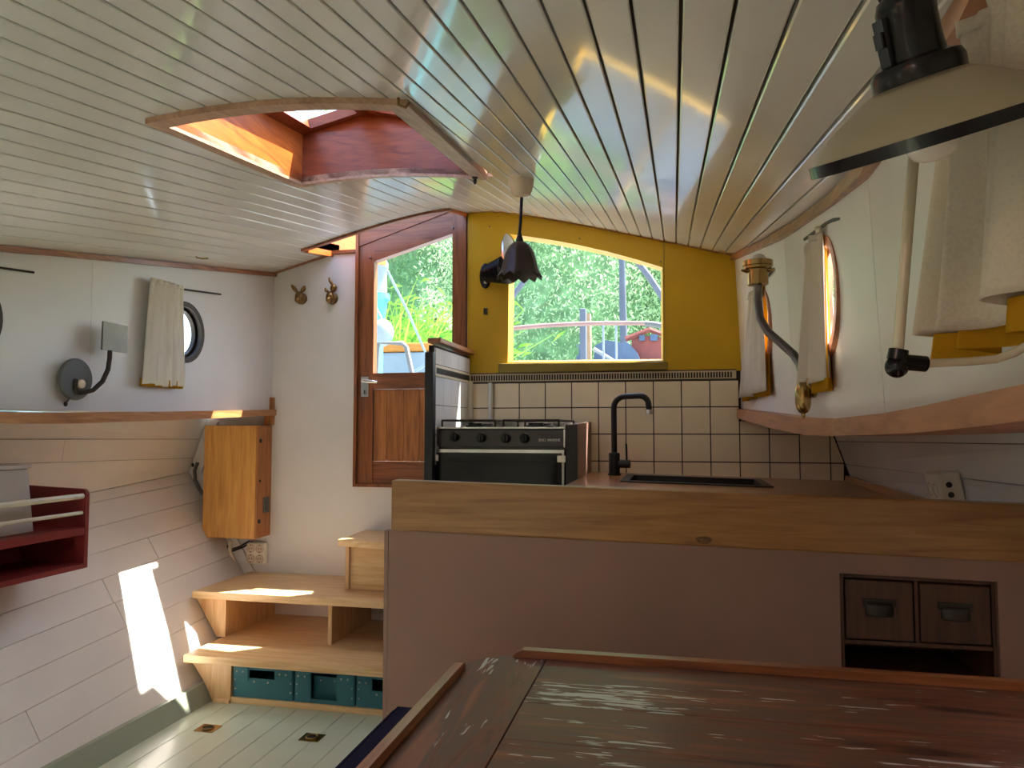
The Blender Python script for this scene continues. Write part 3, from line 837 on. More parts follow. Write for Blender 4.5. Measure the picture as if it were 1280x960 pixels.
# ---- low tiled galley partition beside the stove
PXF = px                                     # tiled face
PY0 = 2.70
wg = root('wall_galley', (PXF - .015, 2.95, -.3), 'low partition beside the stove, white tiled face, black end post and wooden cap')
obj('core', B().box(PXF - .028, PXF - .008, PY0, YB - .001, FL, D(588, 443).z - .012), M['grout'], wg)
pz = atY(545, 440, PY0 - .03).z
obj('end_post', B().box(PXF - .032, PXF + .001, PY0 - .035, PY0 - .001, FL, pz), M['black'], wg, bevel=.002)
obj('cap', B().box(PXF - .034, PXF + .02, PY0 - .001, YB - .013, D(588, 443).z - .004, D(588, 443).z + .016), M['trim'], wg, bevel=.003)
ty = [PY0 + .002 + .1 * i for i in range(5)] + [YB - .017]
zrows = [(D(588, 449).z, tb), (tb, tz[0])] + [(tz[i], tz[i + 1]) for i in range(3)]
for r, (z1, z0) in enumerate(zrows):
    if r == 1:
        obj('border_strip', B().box(PXF - .009, PXF, PY0, YB - .016, z0 + .001, z1 - .001), M['border_light'], wg)
        bq = B(); yq = PY0 + .01
        while yq < YB - .03: bq.box(PXF - .001, PXF + .0012, yq, yq + .0065, z0 + .011, z1 - .012); yq += .0113
        tag(obj('border_checks', bq, M['border_dark'], wg), kind='stuff'); continue
    for a, c in zip(ty, ty[1:]):
        obj('tile', B().box(PXF - .009, PXF, a + .0012, c - .0012, z0 + .0012, z1 - .0012), M['tile_white'], wg)

# ================================================================== THINGS
# ---- galley half wall with oak band, counter top, sink, tap
PY = 1.56
KP = PY / 2.25
zpt = lambda X: -.166 * KP - .0205 * (X + .893 * KP)
zbb = lambda X: atY(487, 663, PY).z + (atY(1280, 705, PY).z - atY(487, 663, PY).z) * (X + .9 * KP) / (1.89 * KP)
XL_ = -.893 * KP; XR_ = .69
t = thing('galley_half_wall', (-.05, PY, FL), 'dusty pink half wall topped by a wide oak band, between table and galley', 'half wall')
nx0, nx1 = atY(1051, 770, PY).x, atY(1250, 780, PY).x
nz = [atY(1052, 717, PY).z, atY(1250, 728, PY).z, atY(1250, 853, PY).z - .02, atY(1050, 838, PY).z - .02]
mP = lambda a, b_, tt: (a, PY + tt, b_)
hole = [(nx0, nz[3]), (nx1, nz[2]), (nx1, nz[1]), (nx0, nz[0])]
obj('panel', B().plate([[(XL_ - .012, FL), (.44, FL), (.66, -.36), (XR_, zbb(XR_)), (XL_ - .004, zbb(XL_))], hole], mP, .004, .03), M['panel'], t)
b = B().hexa([(XL_ + .002, PY, zbb(XL_)), (XR_, PY, zbb(XR_)), (XR_, PY + .04, zbb(XR_)), (XL_ + .002, PY + .04, zbb(XL_)), (XL_ + .002, PY, zpt(XL_)), (XR_, PY, zpt(XR_)), (XR_, PY + .04, zpt(XR_)), (XL_ + .002, PY + .04, zpt(XL_))])
bd = obj('oak_band', b, M['band'], t, bevel=.004)
def knot_mat():
    m, tt, bs = base_mat('oak_knot')
    v = coords(tt, (1, 1, 1.6)); f = noise(tt, v, 60, 4, 1.0)
    tt.links.new(ramp(tt, f, [(.4, srgb(84, 52, 24)), (.6, srgb(136, 92, 48))]), bs.inputs['Base Color']); bs.inputs['Roughness'].default_value = .4
    return m
kp = atY(880, 675, PY)
obj('knot', B().plate([[(kp.x + (.016 + .003 * math.sin(3 * q_)) * math.cos(q_), kp.z + .0075 * math.sin(q_)) for q_ in [2 * math.pi * i / 20 for i in range(20)]]], lambda a, b_, tt: (a, PY + tt, b_), -.0005, .003), knot_mat(), bd)
ed = B(); ed.box(XL_ - .014, XL_ - .005, PY + .003, PY + .034, FL, zbb(XL_) - .001)
obj('edge_strip', ed, M['panel'], t)

dt = thing('drawer_box', ((nx0 + nx1) / 2, PY + .2, nz[2]), 'dark wooden box of two small drawers set into the pink half wall', 'drawers')
xm = atY(1148.5, 770, PY).x
dzb = [atY(1055, 801, PY).z, atY(1250, 811, PY).z]
lerp = lambda a, c, s: a + (c - a) * s
zt_ = lambda X: lerp(nz[0], nz[1], (X - nx0) / (nx1 - nx0)); zb_ = lambda X: lerp(dzb[0], dzb[1], (X - nx0) / (nx1 - nx0))
zf_ = lambda X: lerp(nz[3], nz[2], (X - nx0) / (nx1 - nx0))
sh = B(); y0, y1 = PY + .012, PY + .24
hx = lambda xa, xb, fa, fb, ya=y0, yb=y1: [(xa, ya, fa(xa)), (xb, ya, fa(xb)), (xb, yb, fa(xb)), (xa, yb, fa(xa)), (xa, ya, fb(xa)), (xb, ya, fb(xb)), (xb, yb, fb(xb)), (xa, yb, fb(xa))]
e_ = .002
off = lambda f, d: (lambda X: f(X) + d)
sh.hexa(hx(nx0 + e_, nx0 + .008, zf_, off(zt_, -e_))); sh.hexa(hx(nx1 - .008, nx1 - e_, zf_, off(zt_, -e_)))
sh.hexa(hx(nx0 + .009, nx1 - .009, off(zt_, -.008), off(zt_, -e_))); sh.hexa(hx(nx0 + .009, nx1 - .009, off(zb_, -.008), off(zb_, -.001)))
sh.hexa(hx(nx0 + .009, nx1 - .009, zf_, off(zt_, -.009), y1 - .008, y1)); sh.hexa(hx(nx0 + .009, nx1 - .009, zf_, off(zf_, .006)))
sh.hexa(hx(xm - .003, xm + .003, zb_, off(zt_, -.009)))
obj('carcass', sh, M['niche'], dt)
for xa, xb in ((nx0 + .011, xm - .006), (xm + .006, nx1 - .011)):
    d = obj('drawer', B().hexa(hx(xa, xb, off(zb_, .002), off(zt_, -.012), PY + .010, PY + .21)), M['niche'], dt, bevel=.002)
    cx_ = (xa + xb) / 2; cz_ = (zb_(cx_) + zt_(cx_)) / 2 - .004
    hb = B()
    def cup(u, v): a = math.pi * u; r_ = .024; return Vector((cx_ - r_ * math.cos(a), PY + .009 - .016 * math.sin(a) * (1 - .55 * v), cz_ + .010 - .024 * (1 - v) ** .8 + .004))
    hb.grid(cup, 12, 5)
    hb.box(cx_ - .029, cx_ + .029, PY + .006, PY + .0095, cz_ + .008, cz_ + .020)
    obj('cup_pull', hb, M['iron'], d, solid=.002, smooth=True)

zct = lambda X: -.185 - .024 * (X + .353)
sp = [(775, 607), (790, 594), (948, 601), (945, 612)]
def onct(u, v):
    z = -.19
    for _ in range(8): p = atZ(u, v, z); z = zct(p.x)
    return p
sA = onct(786, 594.5); sB = onct(949, 600.5)
sx0, sx1 = sA.x, sB.x; sy1 = (sA.y + sB.y) / 2; sy0 = sy1 - .36
ct = thing('counter_top', (.1, 2.7, -.25), 'reddish wooden counter top around the black sink', 'counter')
hr = lambda Y: mir(hullL(-.2, Y), Y) - .004
outer = [(-.352, 1.95), (hr(1.95), 1.95), (hr(YB - .018), YB - .018), (-.352, YB - .018)]
mC = lambda a, b_, tt: (a, b_, zct(a) + tt)
obj('top', B().plate([outer, [(sx0, sy0), (sx1, sy0), (sx1, sy1), (sx0, sy1)]], mC, -.03, 0), M['ctop'], ct)
b = B()
for Ya, Yb in ((1.952, 2.75), (2.75, YB - .02)):
    z0 = lambda Y: zct(hr(Y)) + .001
    b.hexa([(hr(Ya) - .022, Ya, z0(Ya)), (hr(Ya) + .0, Ya, z0(Ya)), (hr(Yb) + .0, Yb, z0(Yb)), (hr(Yb) - .022, Yb, z0(Yb)), (hr(Ya) - .018, Ya, z0(Ya) + .02), (hr(Ya) - .006, Ya, z0(Ya) + .02), (hr(Yb) - .006, Yb, z0(Yb) + .02), (hr(Yb) - .018, Yb, z0(Yb) + .02)])
obj('upstand', b, M['ctop'], ct)
b = B().box(-.35, -.33, 1.96, YB - .02, FL, zct(-.34) - .031); b.box(-.33, .13, 1.97, 1.99, FL, -.24)
obj('base_panel', b, M['panel'], ct)

sk = thing('sink', ((sx0 + sx1) / 2, (sy0 + sy1) / 2, zct(0) - .15), 'black composite sink sunk into the wooden counter', 'sink')
rim = B()
ri = .022
def sq(e, dz): return [(sx0 - e, sy0 - e, zct(sx0 - e) + dz), (sx1 + e, sy0 - e, zct(sx1 + e) + dz), (sx1 + e, sy1 + e, zct(sx1 + e) + dz), (sx0 - e, sy1 + e, zct(sx0 - e) + dz)]
L = [sq(.008, .001), sq(.008, .005), sq(-ri, .005), sq(-ri - .004, -.13), sq(-ri - .004 - .3 * 0, -.132)]
rim.add([p for q in L[:4] for p in q], [(i * 4 + k, i * 4 + (k + 1) % 4, (i + 1) * 4 + (k + 1) % 4, (i + 1) * 4 + k) for i in range(3) for k in range(4)] + [(12, 13, 14, 15)])
obj('basin', rim, M['black'], sk)
obj('drain', B().lathe(((sx0 + sx1) / 2, (sy0 + sy1) / 2, zct(.05) - .131), (0, 0, 1), [(.03, 0), (.03, .004), (.02, .002)], 16), M['chrome'], sk)

tp = onct(768, 594)
TY = tp.y
tz0 = tp.z
k_ = TY / 1.0
T = lambda u, v, Y=None: atY(u, v, Y or TY)
tapt = thing('kitchen_tap', tp, 'tall matt black kitchen tap with angled spout behind the sink', 'tap')
s_ = TY * .98 / FPX * 1.03
obj('base', B().lathe((tp.x, TY, tz0), (0, 0, 1), [(.026, 0), (.026, .006), (.022, .008), (.022, .085), (.020, .088), (.012, .09)], 20), M['black'], tapt, smooth=True)
top = T(768, 496).z
xs_ = T(764, 530).x
pth = [(tp.x, TY, tz0 + .085), (tp.x, TY, top - .045)]
for i in range(7):
    a = math.pi / 2 * i / 6; pth.append((tp.x + .045 * (1 - math.cos(a)), TY - .02 * (1 - math.cos(a)), top - .045 + .045 * math.sin(a)))
ex = T(806, 497, TY - .07)
pth += [(ex.x - .02, TY - .065, top)]
for i in range(1, 6):
    a = math.pi / 2 * i / 5; pth.append((ex.x - .02 + .034 * math.sin(a), TY - .07, top - .034 * (1 - math.cos(a))))
pth += [(pth[-1][0] + .002, TY - .07, T(816, 512, TY - .07).z)]
obj('spout', B().tube(pth, .0115, 12), M['black'], tapt, smooth=True)
e = Vector(pth[-1])
obj('nozzle', B().tube([e, e + Vector((0, 0, -.018))], .0125, 12), M['chrome'], tapt, smooth=True)
lv = B().tube([(tp.x + .018, TY, tz0 + .045), (tp.x + .062, TY - .006, tz0 + .045)], .0165, 14)
lv.tube([(tp.x + .05, TY - .004, tz0 + .05), (tp.x + .048, TY - .004, tz0 + .125)], .004, 8)
obj('lever', lv, M['black'], tapt, smooth=True)

# ---- stove
SY = 2.72
st = thing('cooker', (-.63, 2.95, -.5), 'dark brown and black four-burner gas cooker with oven below', 'cooker')
S = lambda u, v: atY(u, v, SY)
sxl, sxr = S(543, 560).x, S(706, 560).x
zt, zc1, zc0 = S(600, 534).z, S(600, 537).z, S(600, 558.5).z
b = B().box(sxl, sxr, SY + .02, YB - .03, -.50, zt - .006)
obj('body', b, M['brown_enamel'], st)
cp = obj('control_panel', B().box(sxl, sxr, SY, SY + .019, zc0, zc1), M['brown_enamel'], st, bevel=.002)
obj('edge_trim', B().box(sxl - .001, sxl + .004, SY - .002, SY, zc0, zc1), M['chrome'], cp); obj('edge_trim', B().box(sxr - .004, sxr + .001, SY - .002, SY, zc0, zc1), M['chrome'], cp)
for u, v in ((568.5, 546), (602, 547), (632.5, 547.8), (656, 547.8)):
    p = S(u, v)
    kn = obj('knob', B().lathe((p.x, SY, p.z), (0, -1, 0), [(.019, 0), (.019, .004), (.0165, .006), (.015, .022), (.013, .024)], 20), M['gloss_black'], st, smooth=True)
    obj('pointer', B().box(p.x - .003, p.x + .003, SY - .030, SY - .0245, p.z - .013, p.z + .013), M['gloss_black'], kn, bevel=.001)
    a0 = B(); 
    for i in range(5):
        a = .4 + .22 * i; a2 = a + .22
        a0.add([(p.x + .020 * math.cos(q) * s, SY - .0045, p.z + .020 * math.sin(q) * s) for q in (a, a2) for s in (.80, .94)], [(0, 1, 3, 2)])
    obj('painted_glint', a0, M['chrome'], kn, fix=False)  # chrome arc imitating a glint on the knob
hobt = obj('hob_plate', B().hexa([(sxl, SY - .004, zt - .006), (sxr, SY - .004, zt - .006), (sxr, YB - .03, zt - .006), (sxl, YB - .03, zt - .006), (sxl + .004, SY, zt), (sxr - .004, SY, zt), (sxr - .004, YB - .034, zt), (sxl + .004, YB - .034, zt)]), M['gloss_black'], st)
obj('hob_edge', B().box(sxl, sxr, SY - .006, SY - .0045, zt - .005, zt + .001), M['chrome'], st)
obj('back_rail', B().box(sxl + .01, sxr - .01, YB - .05, YB - .042, zt + .0005, zt + .022), M['chrome'], st)
zz = zt
for i, xq in enumerate((sxl + .13, sxr - .13)):
    for j, yq in enumerate((SY + .12, SY + .33)):
        bn = obj('burner', B().lathe((xq, yq, zz), (0, 0, 1), [(.04, 0), (.04, .008), (.03, .009), (.03, .016), (.01, .018)], 18), M['black'], st, smooth=True)
    gb = B(); x0, x1, ya, yb = xq - .105, xq + .105, SY + .018, SY + .432; h = zz + .026; r = .0042
    gb.tube([(x0, ya, h), (x1, ya, h), (x1, yb, h), (x0, yb, h), (x0, ya, h)], r, 6)
    for q in range(1, 5): gb.tube([(x0 + (x1 - x0) * q / 5, ya, h), (x0 + (x1 - x0) * q / 5, yb, h)], r, 6)
    gb.tube([(x0, (ya + yb) / 2, h), (x1, (ya + yb) / 2, h)], r, 6)
    for xx_ in (x0, x1):
        for yy_ in (ya, yb): gb.tube([(xx_, yy_, h), (xx_, yy_, zz + .0005)], r, 6)
    obj('pan_support', gb, M['iron'], st)
oz1 = S(600, 560).z; oz0 = -.46
od = obj('oven_door', B().box(sxl + .002, sxr - .002, SY, SY + .019, oz0, oz1 - .004), M['gloss_black'], st)
fb = B().box(sxl + .002, sxr - .002, SY - .008, SY - .0005, oz1 - .017, oz1 - .005)
fb.box(sxl + .002, sxl + .010, SY - .008, SY - .0005, oz0, oz1 - .018); fb.box(sxr - .010, sxr - .002, SY - .008, SY - .0005, oz0, oz1 - .018)
obj('door_frame', fb, M['chrome'], od)
obj('glass_panel', B().box(sxl + .03, sxr - .03, SY - .006, SY - .0005, oz0 + .03, oz1 - .05), M['oven_glass'], od)
for xq in (sxl + .002, sxr - .014): obj('latch', B().box(xq - .012, xq + .018, SY - .016, SY - .0085, oz1 - .05, oz1 - .026), M['cream_pl'], od, bevel=.002)
tx = bpy.data.curves.new('lettering', 'FONT'); tx.body = 'ENO MARINE'; tx.size = .0135; tx.extrude = .0006; tx.offset = .00025; tx.space_word = 1.5
tmp = bpy.data.objects.new('lettering_source', tx); COL.objects.link(tmp)
bpy.context.view_layer.update()
tme = bpy.data.meshes.new_from_object(tmp.evaluated_get(bpy.context.evaluated_depsgraph_get()))
bpy.data.objects.remove(tmp); tme.materials.clear(); tme.materials.append(M['text'])
to = bpy.data.objects.new('lettering', tme); COL.objects.link(to)
p = S(673, 551.5); to.parent = cp; to.rotation_euler = (math.pi / 2, 0, 0)
to.location = Vector((p.x, SY - .0012, p.z + EYE)) - world_loc(cp)

kb = thing('cupboard', (-.63, 2.95, FL), 'plain dusty pink base cupboard under the cooker', 'cupboard')
obj('carcass', B().box(sxl + .002, sxr - .002, SY + .04, YB - .03, FL, -.501), M['panel'], kb)
obj('door', B().box(sxl + .01, sxr - .01, SY + .022, SY + .039, FL + .08, -.51), M['panel'], kb, bevel=.002)
sp_ = thing('stove_side_board', (-.36, 2.96, -.2), 'pinkish upright board with dark front edge between cooker and counter', 'board')
bz0 = zct(-.36) - .03
obj('board', B().hexa([(-.374, SY + .012, bz0), (-.354, SY + .012, bz0), (-.354, YB - .018, bz0), (-.374, YB - .018, bz0), (-.374, SY + .012, atY(715, 530, SY).z), (-.354, SY + .012, atY(715, 530, SY).z), (-.354, YB - .018, D(737, 527.5).z), (-.374, YB - .018, D(737, 527.5).z)]), M['panel'], sp_)
obj('front_edge', B().box(sxr + .004, -.354, SY - .002, SY + .011, -.5, atY(714, 531, SY).z), M['black'], sp_)
for u, vt, m, nm, lb in ((584, 477, 'cream_pl', 'gas_pipe', 'white painted vertical pipe in the corner behind the cooker'), (615, 479, 'tile_white', 'gas_pipe', 'cream vertical pipe on the tiles right of the corner pipe')):
    p = D(u, vt)
    r_ = .013 if u < 600 else .009
    xq = p.x + (.022 if u < 600 else 0)
    tag(obj(nm, B().tube([(xq, YB - .031, zt + .002), (xq, YB - .031, p.z)], r_, 12), M[m], smooth=True), lb, 'pipe')

# ---- table
TZ = -.305
tl = atZ(562, 833, TZ); tb_ = atZ(640, 822, TZ); tr_ = atZ(1280, 857, TZ)
tx0 = atZ(505, 895, TZ + .010).x; ty1 = (tb_.y + tr_.y) / 2 + .004; tx1 = .50; ty0 = -.05
tbx = thing('dining_table', (.1, .5, FL), 'worn red-brown plank table with raised edge strips, scratched varnish', 'table')
rc = .085
arc = [(tx0 + rc - rc * math.cos(math.pi / 2 * i / 8), ty1 - rc + rc * math.sin(math.pi / 2 * i / 8)) for i in range(9)]
mT = lambda a, b_, tt: (a, b_, TZ + tt)
bw = .105
endb = [(tx0, ty0)] + [q for q in arc if q[0] < tx0 + bw] + [(tx0 + bw, ty1 - .001 if rc < bw else ty1), (tx0 + bw, ty0)]
def table_mat2(): return M['table']
tmE = M['table'].copy(); tmE.name = 'worn_table_end_board'
for n_ in tmE.node_tree.nodes:
    if n_.type == 'MAPPING':
        s0 = n_.inputs['Scale'].default_value; n_.inputs['Scale'].default_value = (s0[1], s0[0], s0[2])
obj('end_board', B().plate([endb], mT, -.028, 0), tmE, tbx, bevel=.0015)
ys = [ty1, atZ(650, 877, TZ).y, atZ(650, 925, TZ).y]
while ys[-1] > ty0 + .12: ys.append(ys[-1] - .12)
ys.append(ty0)
for a, c in zip(ys, ys[1:]):
    obj('plank', B().box(tx0 + bw + .0008, tx1, c + .0006, a - .0006, TZ - .028, TZ), M['table'], tbx, bevel=.001)
fx0 = tb_.x
rb = B(); zr = TZ + .0105
prof = [(fx0, TZ), (fx0 + .004, zr - .004), (fx0 + .012, zr)]
rb.plate([[(fx0, TZ + .0005), (tx1, TZ + .0005), (tx1, zr), (fx0 + .014, zr), (fx0 + .004, zr - .005)]], lambda a, b_, tt: (a, ty1 - .016 + tt, b_), 0, .015)
obj('edge_strip', rb, M['mahox'], tbx)
ye = ty1 - rc + .01
obj('edge_strip', B().plate([[(ty0, TZ + .0005), (ye, TZ + .0005), (ye, zr - .003), (ye - .010, zr), (ty0, zr)]], lambda a, b_, tt: (tx0 + .001 + tt, a, b_), 0, .011), M['trim'], tbx)  # lighter wood than the back strip stands in for its lit top
for lx_, ly_ in ((-.12, .85), (-.12, .1)):
    obj('leg', B().box(lx_ - .03, lx_ + .03, ly_ - .03, ly_ + .03, FL, TZ - .0285), M['niche'], tbx)

# ---- bench with navy cushion beyond the table
CZ = -.53
cl = atZ(492, 879, CZ)
bx0 = cl.x; by1 = cl.y
bn = thing('bench_box', (.1, by1 - .3, FL), 'plain bench box under the navy cushion behind the table', 'bench')
obj('box', B().box(bx0 + .02, .10, by1 - .40, by1 - .01, FL, CZ - .085), M['panel'], bn)
cu_ = thing('bench_cushion', (.1, by1 - .3, CZ - .085), 'dark navy fabric bench cushion showing at the left edge of the table', 'cushion')
obj('cover', B().box(bx0, .38, by1 - .42, by1, CZ - .084, CZ), M['navy'], cu_, bevel=.02)
pp = [(bx0 + .014, by1 - .40, CZ - .004), (bx0 + .014, by1 - .014, CZ - .004), (.37, by1 - .014, CZ - .004)]
obj('piping', B().tube(pp, .004, 6), M['navy'], cu_)

# ---- stepped shelves under the door
SX1 = -.925
ss = thing('step_shelves', (-1.4, 2.85, FL), 'birch plywood stepped shelves leading up to the mahogany door', 'steps')
z1, z2, z3 = -.674, -.862, atY(445, 662, 3.2).z
y1_, y2_ = 2.769, 2.555
th = .030
hxl = lambda z: hullL(z, 3.0) + .006
def tread(y_, z, xl=None):
    b = B()
    if xl is None:
        b.plate([[(hxl(z - th) + .012, y_), (SX1, y_), (SX1, YB - .002), (hxl(z - th) + .012, YB - .002)]], lambda a, b_, tt: (a, b_, z + tt), -th, 0)
    else: b.box(xl, SX1, y_, YB - .002, z - th, z)
    return b
obj('tread', tread(y1_, z1), M['ply'], ss, bevel=.003)
obj('tread', tread(y2_, z2), M['ply'], ss, bevel=.003)
sx3 = atZ(422, 674, z3); sx3r = atZ(487, 680, z3)
b = B().hexa([(sx3.x, sx3.y, z3 - .028), (SX1, sx3r.y - .02, z3 - .028), (SX1, YB - .002, z3 - .028), (sx3.x, YB - .002, z3 - .028), (sx3.x, sx3.y, z3), (SX1, sx3r.y - .02, z3), (SX1, YB - .002, z3), (sx3.x, YB - .002, z3)])
obj('tread', b, M['ply'], ss, bevel=.003)
ry = sx3.y + .03
px_ = atY(433, 700, ry).x; qx = atY(437.5, 700, ry).x
obj('side_panel', B().box(px_, qx, ry - .01, YB - .002, z1 + .001, z3 - .029), M['plyz'], ss)
obj('riser', B().box(qx + .001, SX1, ry, ry + .015, z1 + .001, z3 - .029), M['ply'], ss)
# dividers between the two treads
yq = 2.80
zl, zh = z2 + .001, z1 - th - .001
x2 = atY(282, 780, yq).x
obj('end_panel', B().plate([[(hxl(zl) + .008, zl), (x2, zl), (x2, zh), (hxl(zh) + .008, zh)]], lambda a, b_, tt: (a, yq + tt, b_), 0, .015), M['plyz'], ss)
obj('divider', B().box(x2 - .016, x2, yq + .016, YB - .002, zl, zh), M['plyz'], ss)
x3_ = atY(413, 790, yq).x
obj('divider', B().box(x3_ - .006, x3_ + .010, yq - .01, YB - .002, zl, zh), M['plyz'], ss)
yq2 = y2_ + .045
zl, zh = FL + .001, z2 - th - .001
x4 = atY(288.5, 850, yq2).x
obj('end_panel', B().plate([[(-1.746, FL + .001), (x4, zl), (x4, zh), (hxl(zh) + .012, zh), (-1.782, FL + .068)]], lambda a, b_, tt: (a, yq2 + tt, b_), 0, .015), M['plyz'], ss)
obj('divider', B().box(x4 - .016, x4, yq2 + .016, YB - .002, zl, zh), M['plyz'], ss)
obj('plinth', B().box(x4 + .001, SX1, yq2 + .002, YB - .1, FL + .001, FL + .022), M['ply'], ss)
obj('plinth', B().box(-1.735, x4, yq2 - .012, yq2 - .001, FL + .001, FL + .014), M['ply'], ss)
obj('back_board', B().box(-1.9, SX1, YB - .012, YB - .003, z2 + .002, z1 - th - .002), M['white'], ss)

# ---- three teal crates in the lowest shelf
CY_ = yq2 + .010
def crate(x0, x1, zb0, hz, slot, label):
    c = thing('storage_crate', ((x0 + x1) / 2, CY_ + .14, zb0), label, 'crate', 'teal crates under the steps')
    w_ = x1 - x0; zt0 = zb0 + hz
    sx0_, sx1_ = x0 + w_ * slot[0], x0 + w_ * slot[1]
    s0, s1 = zb0 + hz * slot[2], zb0 + hz * slot[3]
    obj('front', B().plate([[(x0, zb0), (x1, zb0), (x1, zt0), (x0, zt0)], [(sx0_, s0), (sx1_, s0), (sx1_, s1), (sx0_, s1)]], lambda a, b_, tt: (a, CY_ + tt, b_), 0, .005), M['teal'], c)
    o = B().box(x0, x0 + .004, CY_ + .006, CY_ + .30, zb0, zt0); o.box(x1 - .004, x1, CY_ + .006, CY_ + .30, zb0, zt0)
    o.box(x0 + .005, x1 - .005, CY_ + .296, CY_ + .30, zb0, zt0); o.box(x0 + .005, x1 - .005, CY_ + .006, CY_ + .295, zb0, zb0 + .004)
    obj('box', o, M['teal'], c)
    for xa, xb in ((x0 + .002, sx0_ - .004), (sx1_ + .004, x1 - .004)):
        s = obj('strap', B().box(xa, xb, CY_ - .003, CY_ - .0005, s0 - .01, zt0 + .003), M['teal'], c)
        for xx_ in ((xa + xb) / 2 - .016, (xa + xb) / 2 + .010): obj('rivet', B().ball((xx_, CY_ - .004, zt0 - .022), .0042, .003, .0042, 8, 5), M['rivet'], s)
    for xx_ in (x0 + .010, x1 - .010):
        for zz_ in (zb0 + .03, zb0 + .065): obj('rivet', B().ball((xx_, CY_ - .001, zz_), .004, .003, .004, 8, 5), M['rivet'], c)
    for xx_ in (lerp(sx0_, sx1_, .2), lerp(sx0_, sx1_, .75)):
        obj('rivet', B().ball((xx_, CY_ - .001 if slot[2] > .3 else CY_ + .0395, s0 - .012 if slot[2] > .3 else zb0 + hz * .6), .004, .003, .004, 8, 5), M['rivet'], c)
    obj('rim_wire', B().tube([(x0 + .001, CY_ - .002, zt0 + .004), (x1 - .001, CY_ - .002, zt0 + .004)], .0035, 8), M['rivet'], c)
    if slot[2] < .3: obj('inner_panel', B().box(sx0_ - .01, sx1_ + .01, CY_ + .0405, CY_ + .046, zb0 + .005, zb0 + hz * .72), M['teal'], c)
    return c
ct_ = lambda u: atY(u, 860, CY_).x
zb0 = FL + .0225
crate(ct_(291.5), ct_(366.5), zb0, .118, (.27, .69, .62, .88), 'teal riveted crate with a small framed hand slot, leftmost under the steps')
crate(ct_(368.5), ct_(443.5), zb0, .118, (.27, .70, .12, .93), 'teal riveted crate with a large open front notch, middle of three')
crate(ct_(445.5), ct_(518), zb0, .112, (.27, .70, .55, .93), 'teal riveted crate half hidden behind the pink half wall')

# ---- yellow varnished box on the bulkhead
by = 3.075
q = [atY(255, 530, by), atY(322, 533.5, by), atY(320, 674, by), atY(253, 672, by)]
cb = thing('wall_box', (-2.0, 3.14, q[3].z), 'honey-yellow varnished wooden box cabinet hung in the corner above the sockets', 'cabinet')
rx = (q[1].x + q[2].x) / 2
zt4, zb4 = (q[0].z + q[1].z) / 2, (q[2].z + q[3].z) / 2
xl4 = (q[0].x + q[3].x) / 2
obj('door', B().hexa([(xl4, by, zb4), (rx - .008, by, zb4), (rx - .008, by + .018, zb4), (xl4, by + .018, zb4), (xl4, by, zt4), (rx - .008, by, zt4), (rx - .008, by + .018, zt4), (xl4, by + .018, zt4)]), M['box'], cb, bevel=.003)
obj('carcass', B().box(xl4 + .003, rx, by + .019, YB - .001, zb4 + .002, zt4 - .002), M['box_side'], cb, bevel=.002)
obj('front_edge', B().box(rx - .0075, rx + .001, by, by + .018, zb4, zt4), M['box_side'], cb)
sd = lambda u, v: atX(u, v, rx)
for u, v, r in ((325, 551, .010), (324, 601, .006), (322, 652, .010)):
    p = sd(u, v); obj('hinge', B().lathe((rx + .0005, max(p.y, by + .022), p.z), (1, 0, 0), [(r, 0), (r, .004), (r * .5, .006)], 14), M['iron'], cb, smooth=True)
p = sd(332, 631)
pl_ = obj('switch_plate', B().box(rx + .0005, rx + .005, p.y - .024, p.y + .024, p.z - .036, p.z + .036), M['steel'], cb, bevel=.002)
obj('switch_button', B().box(rx + .005, rx + .009, p.y - .010, p.y + .010, p.z + .004, p.z + .024).box(rx + .005, rx + .009, p.y - .010, p.y + .010, p.z - .024, p.z - .004), M['grey_pl'], pl_)
tag(obj('corner_post', B().box(rx - .03, rx + .012, YB - .022, YB - .002, zt4 + .001, D(340, 497).z), M['box_side']), 'short brown wooden post in the corner above the yellow box', 'post')
# white frame rib of the hull in the corner
rib = B()
mRib = lambda a, b_, tt: (a, YB - .002 - tt, b_)
w_ = .045
rib.plate([[(-2.205, .028), (-2.296, -.212), (-1.99, -.674 + .001), (-1.99 + w_ * 1.2, -.674 + .001), (-2.296 + w_ * 1.5, -.212), (-2.205 + w_ * 1.3, .028)]], mRib, 0, .012)
struct(obj('trim_7', rib, M['white']), 'white frame strip following the hull in the corner behind the yellow box')
tag(obj('rib_bolt', B().ball((D(239, 581).x + .02, YB - .016, D(239, 581).z), .008, .006, .010, 8, 6), M['iron']), 'small dark bolt on the white hull frame strip', 'bolt')
tag(obj('hose', B().tube([atY(247, 578, 3.17), atY(243, 588, 3.16), atY(244, 600, 3.16), atY(250, 612, 3.16), atY(258, 622, 3.17)], .008, 8), M['grey_pl'], smooth=True), 'dark grey bent cable left of the yellow box', 'cable')

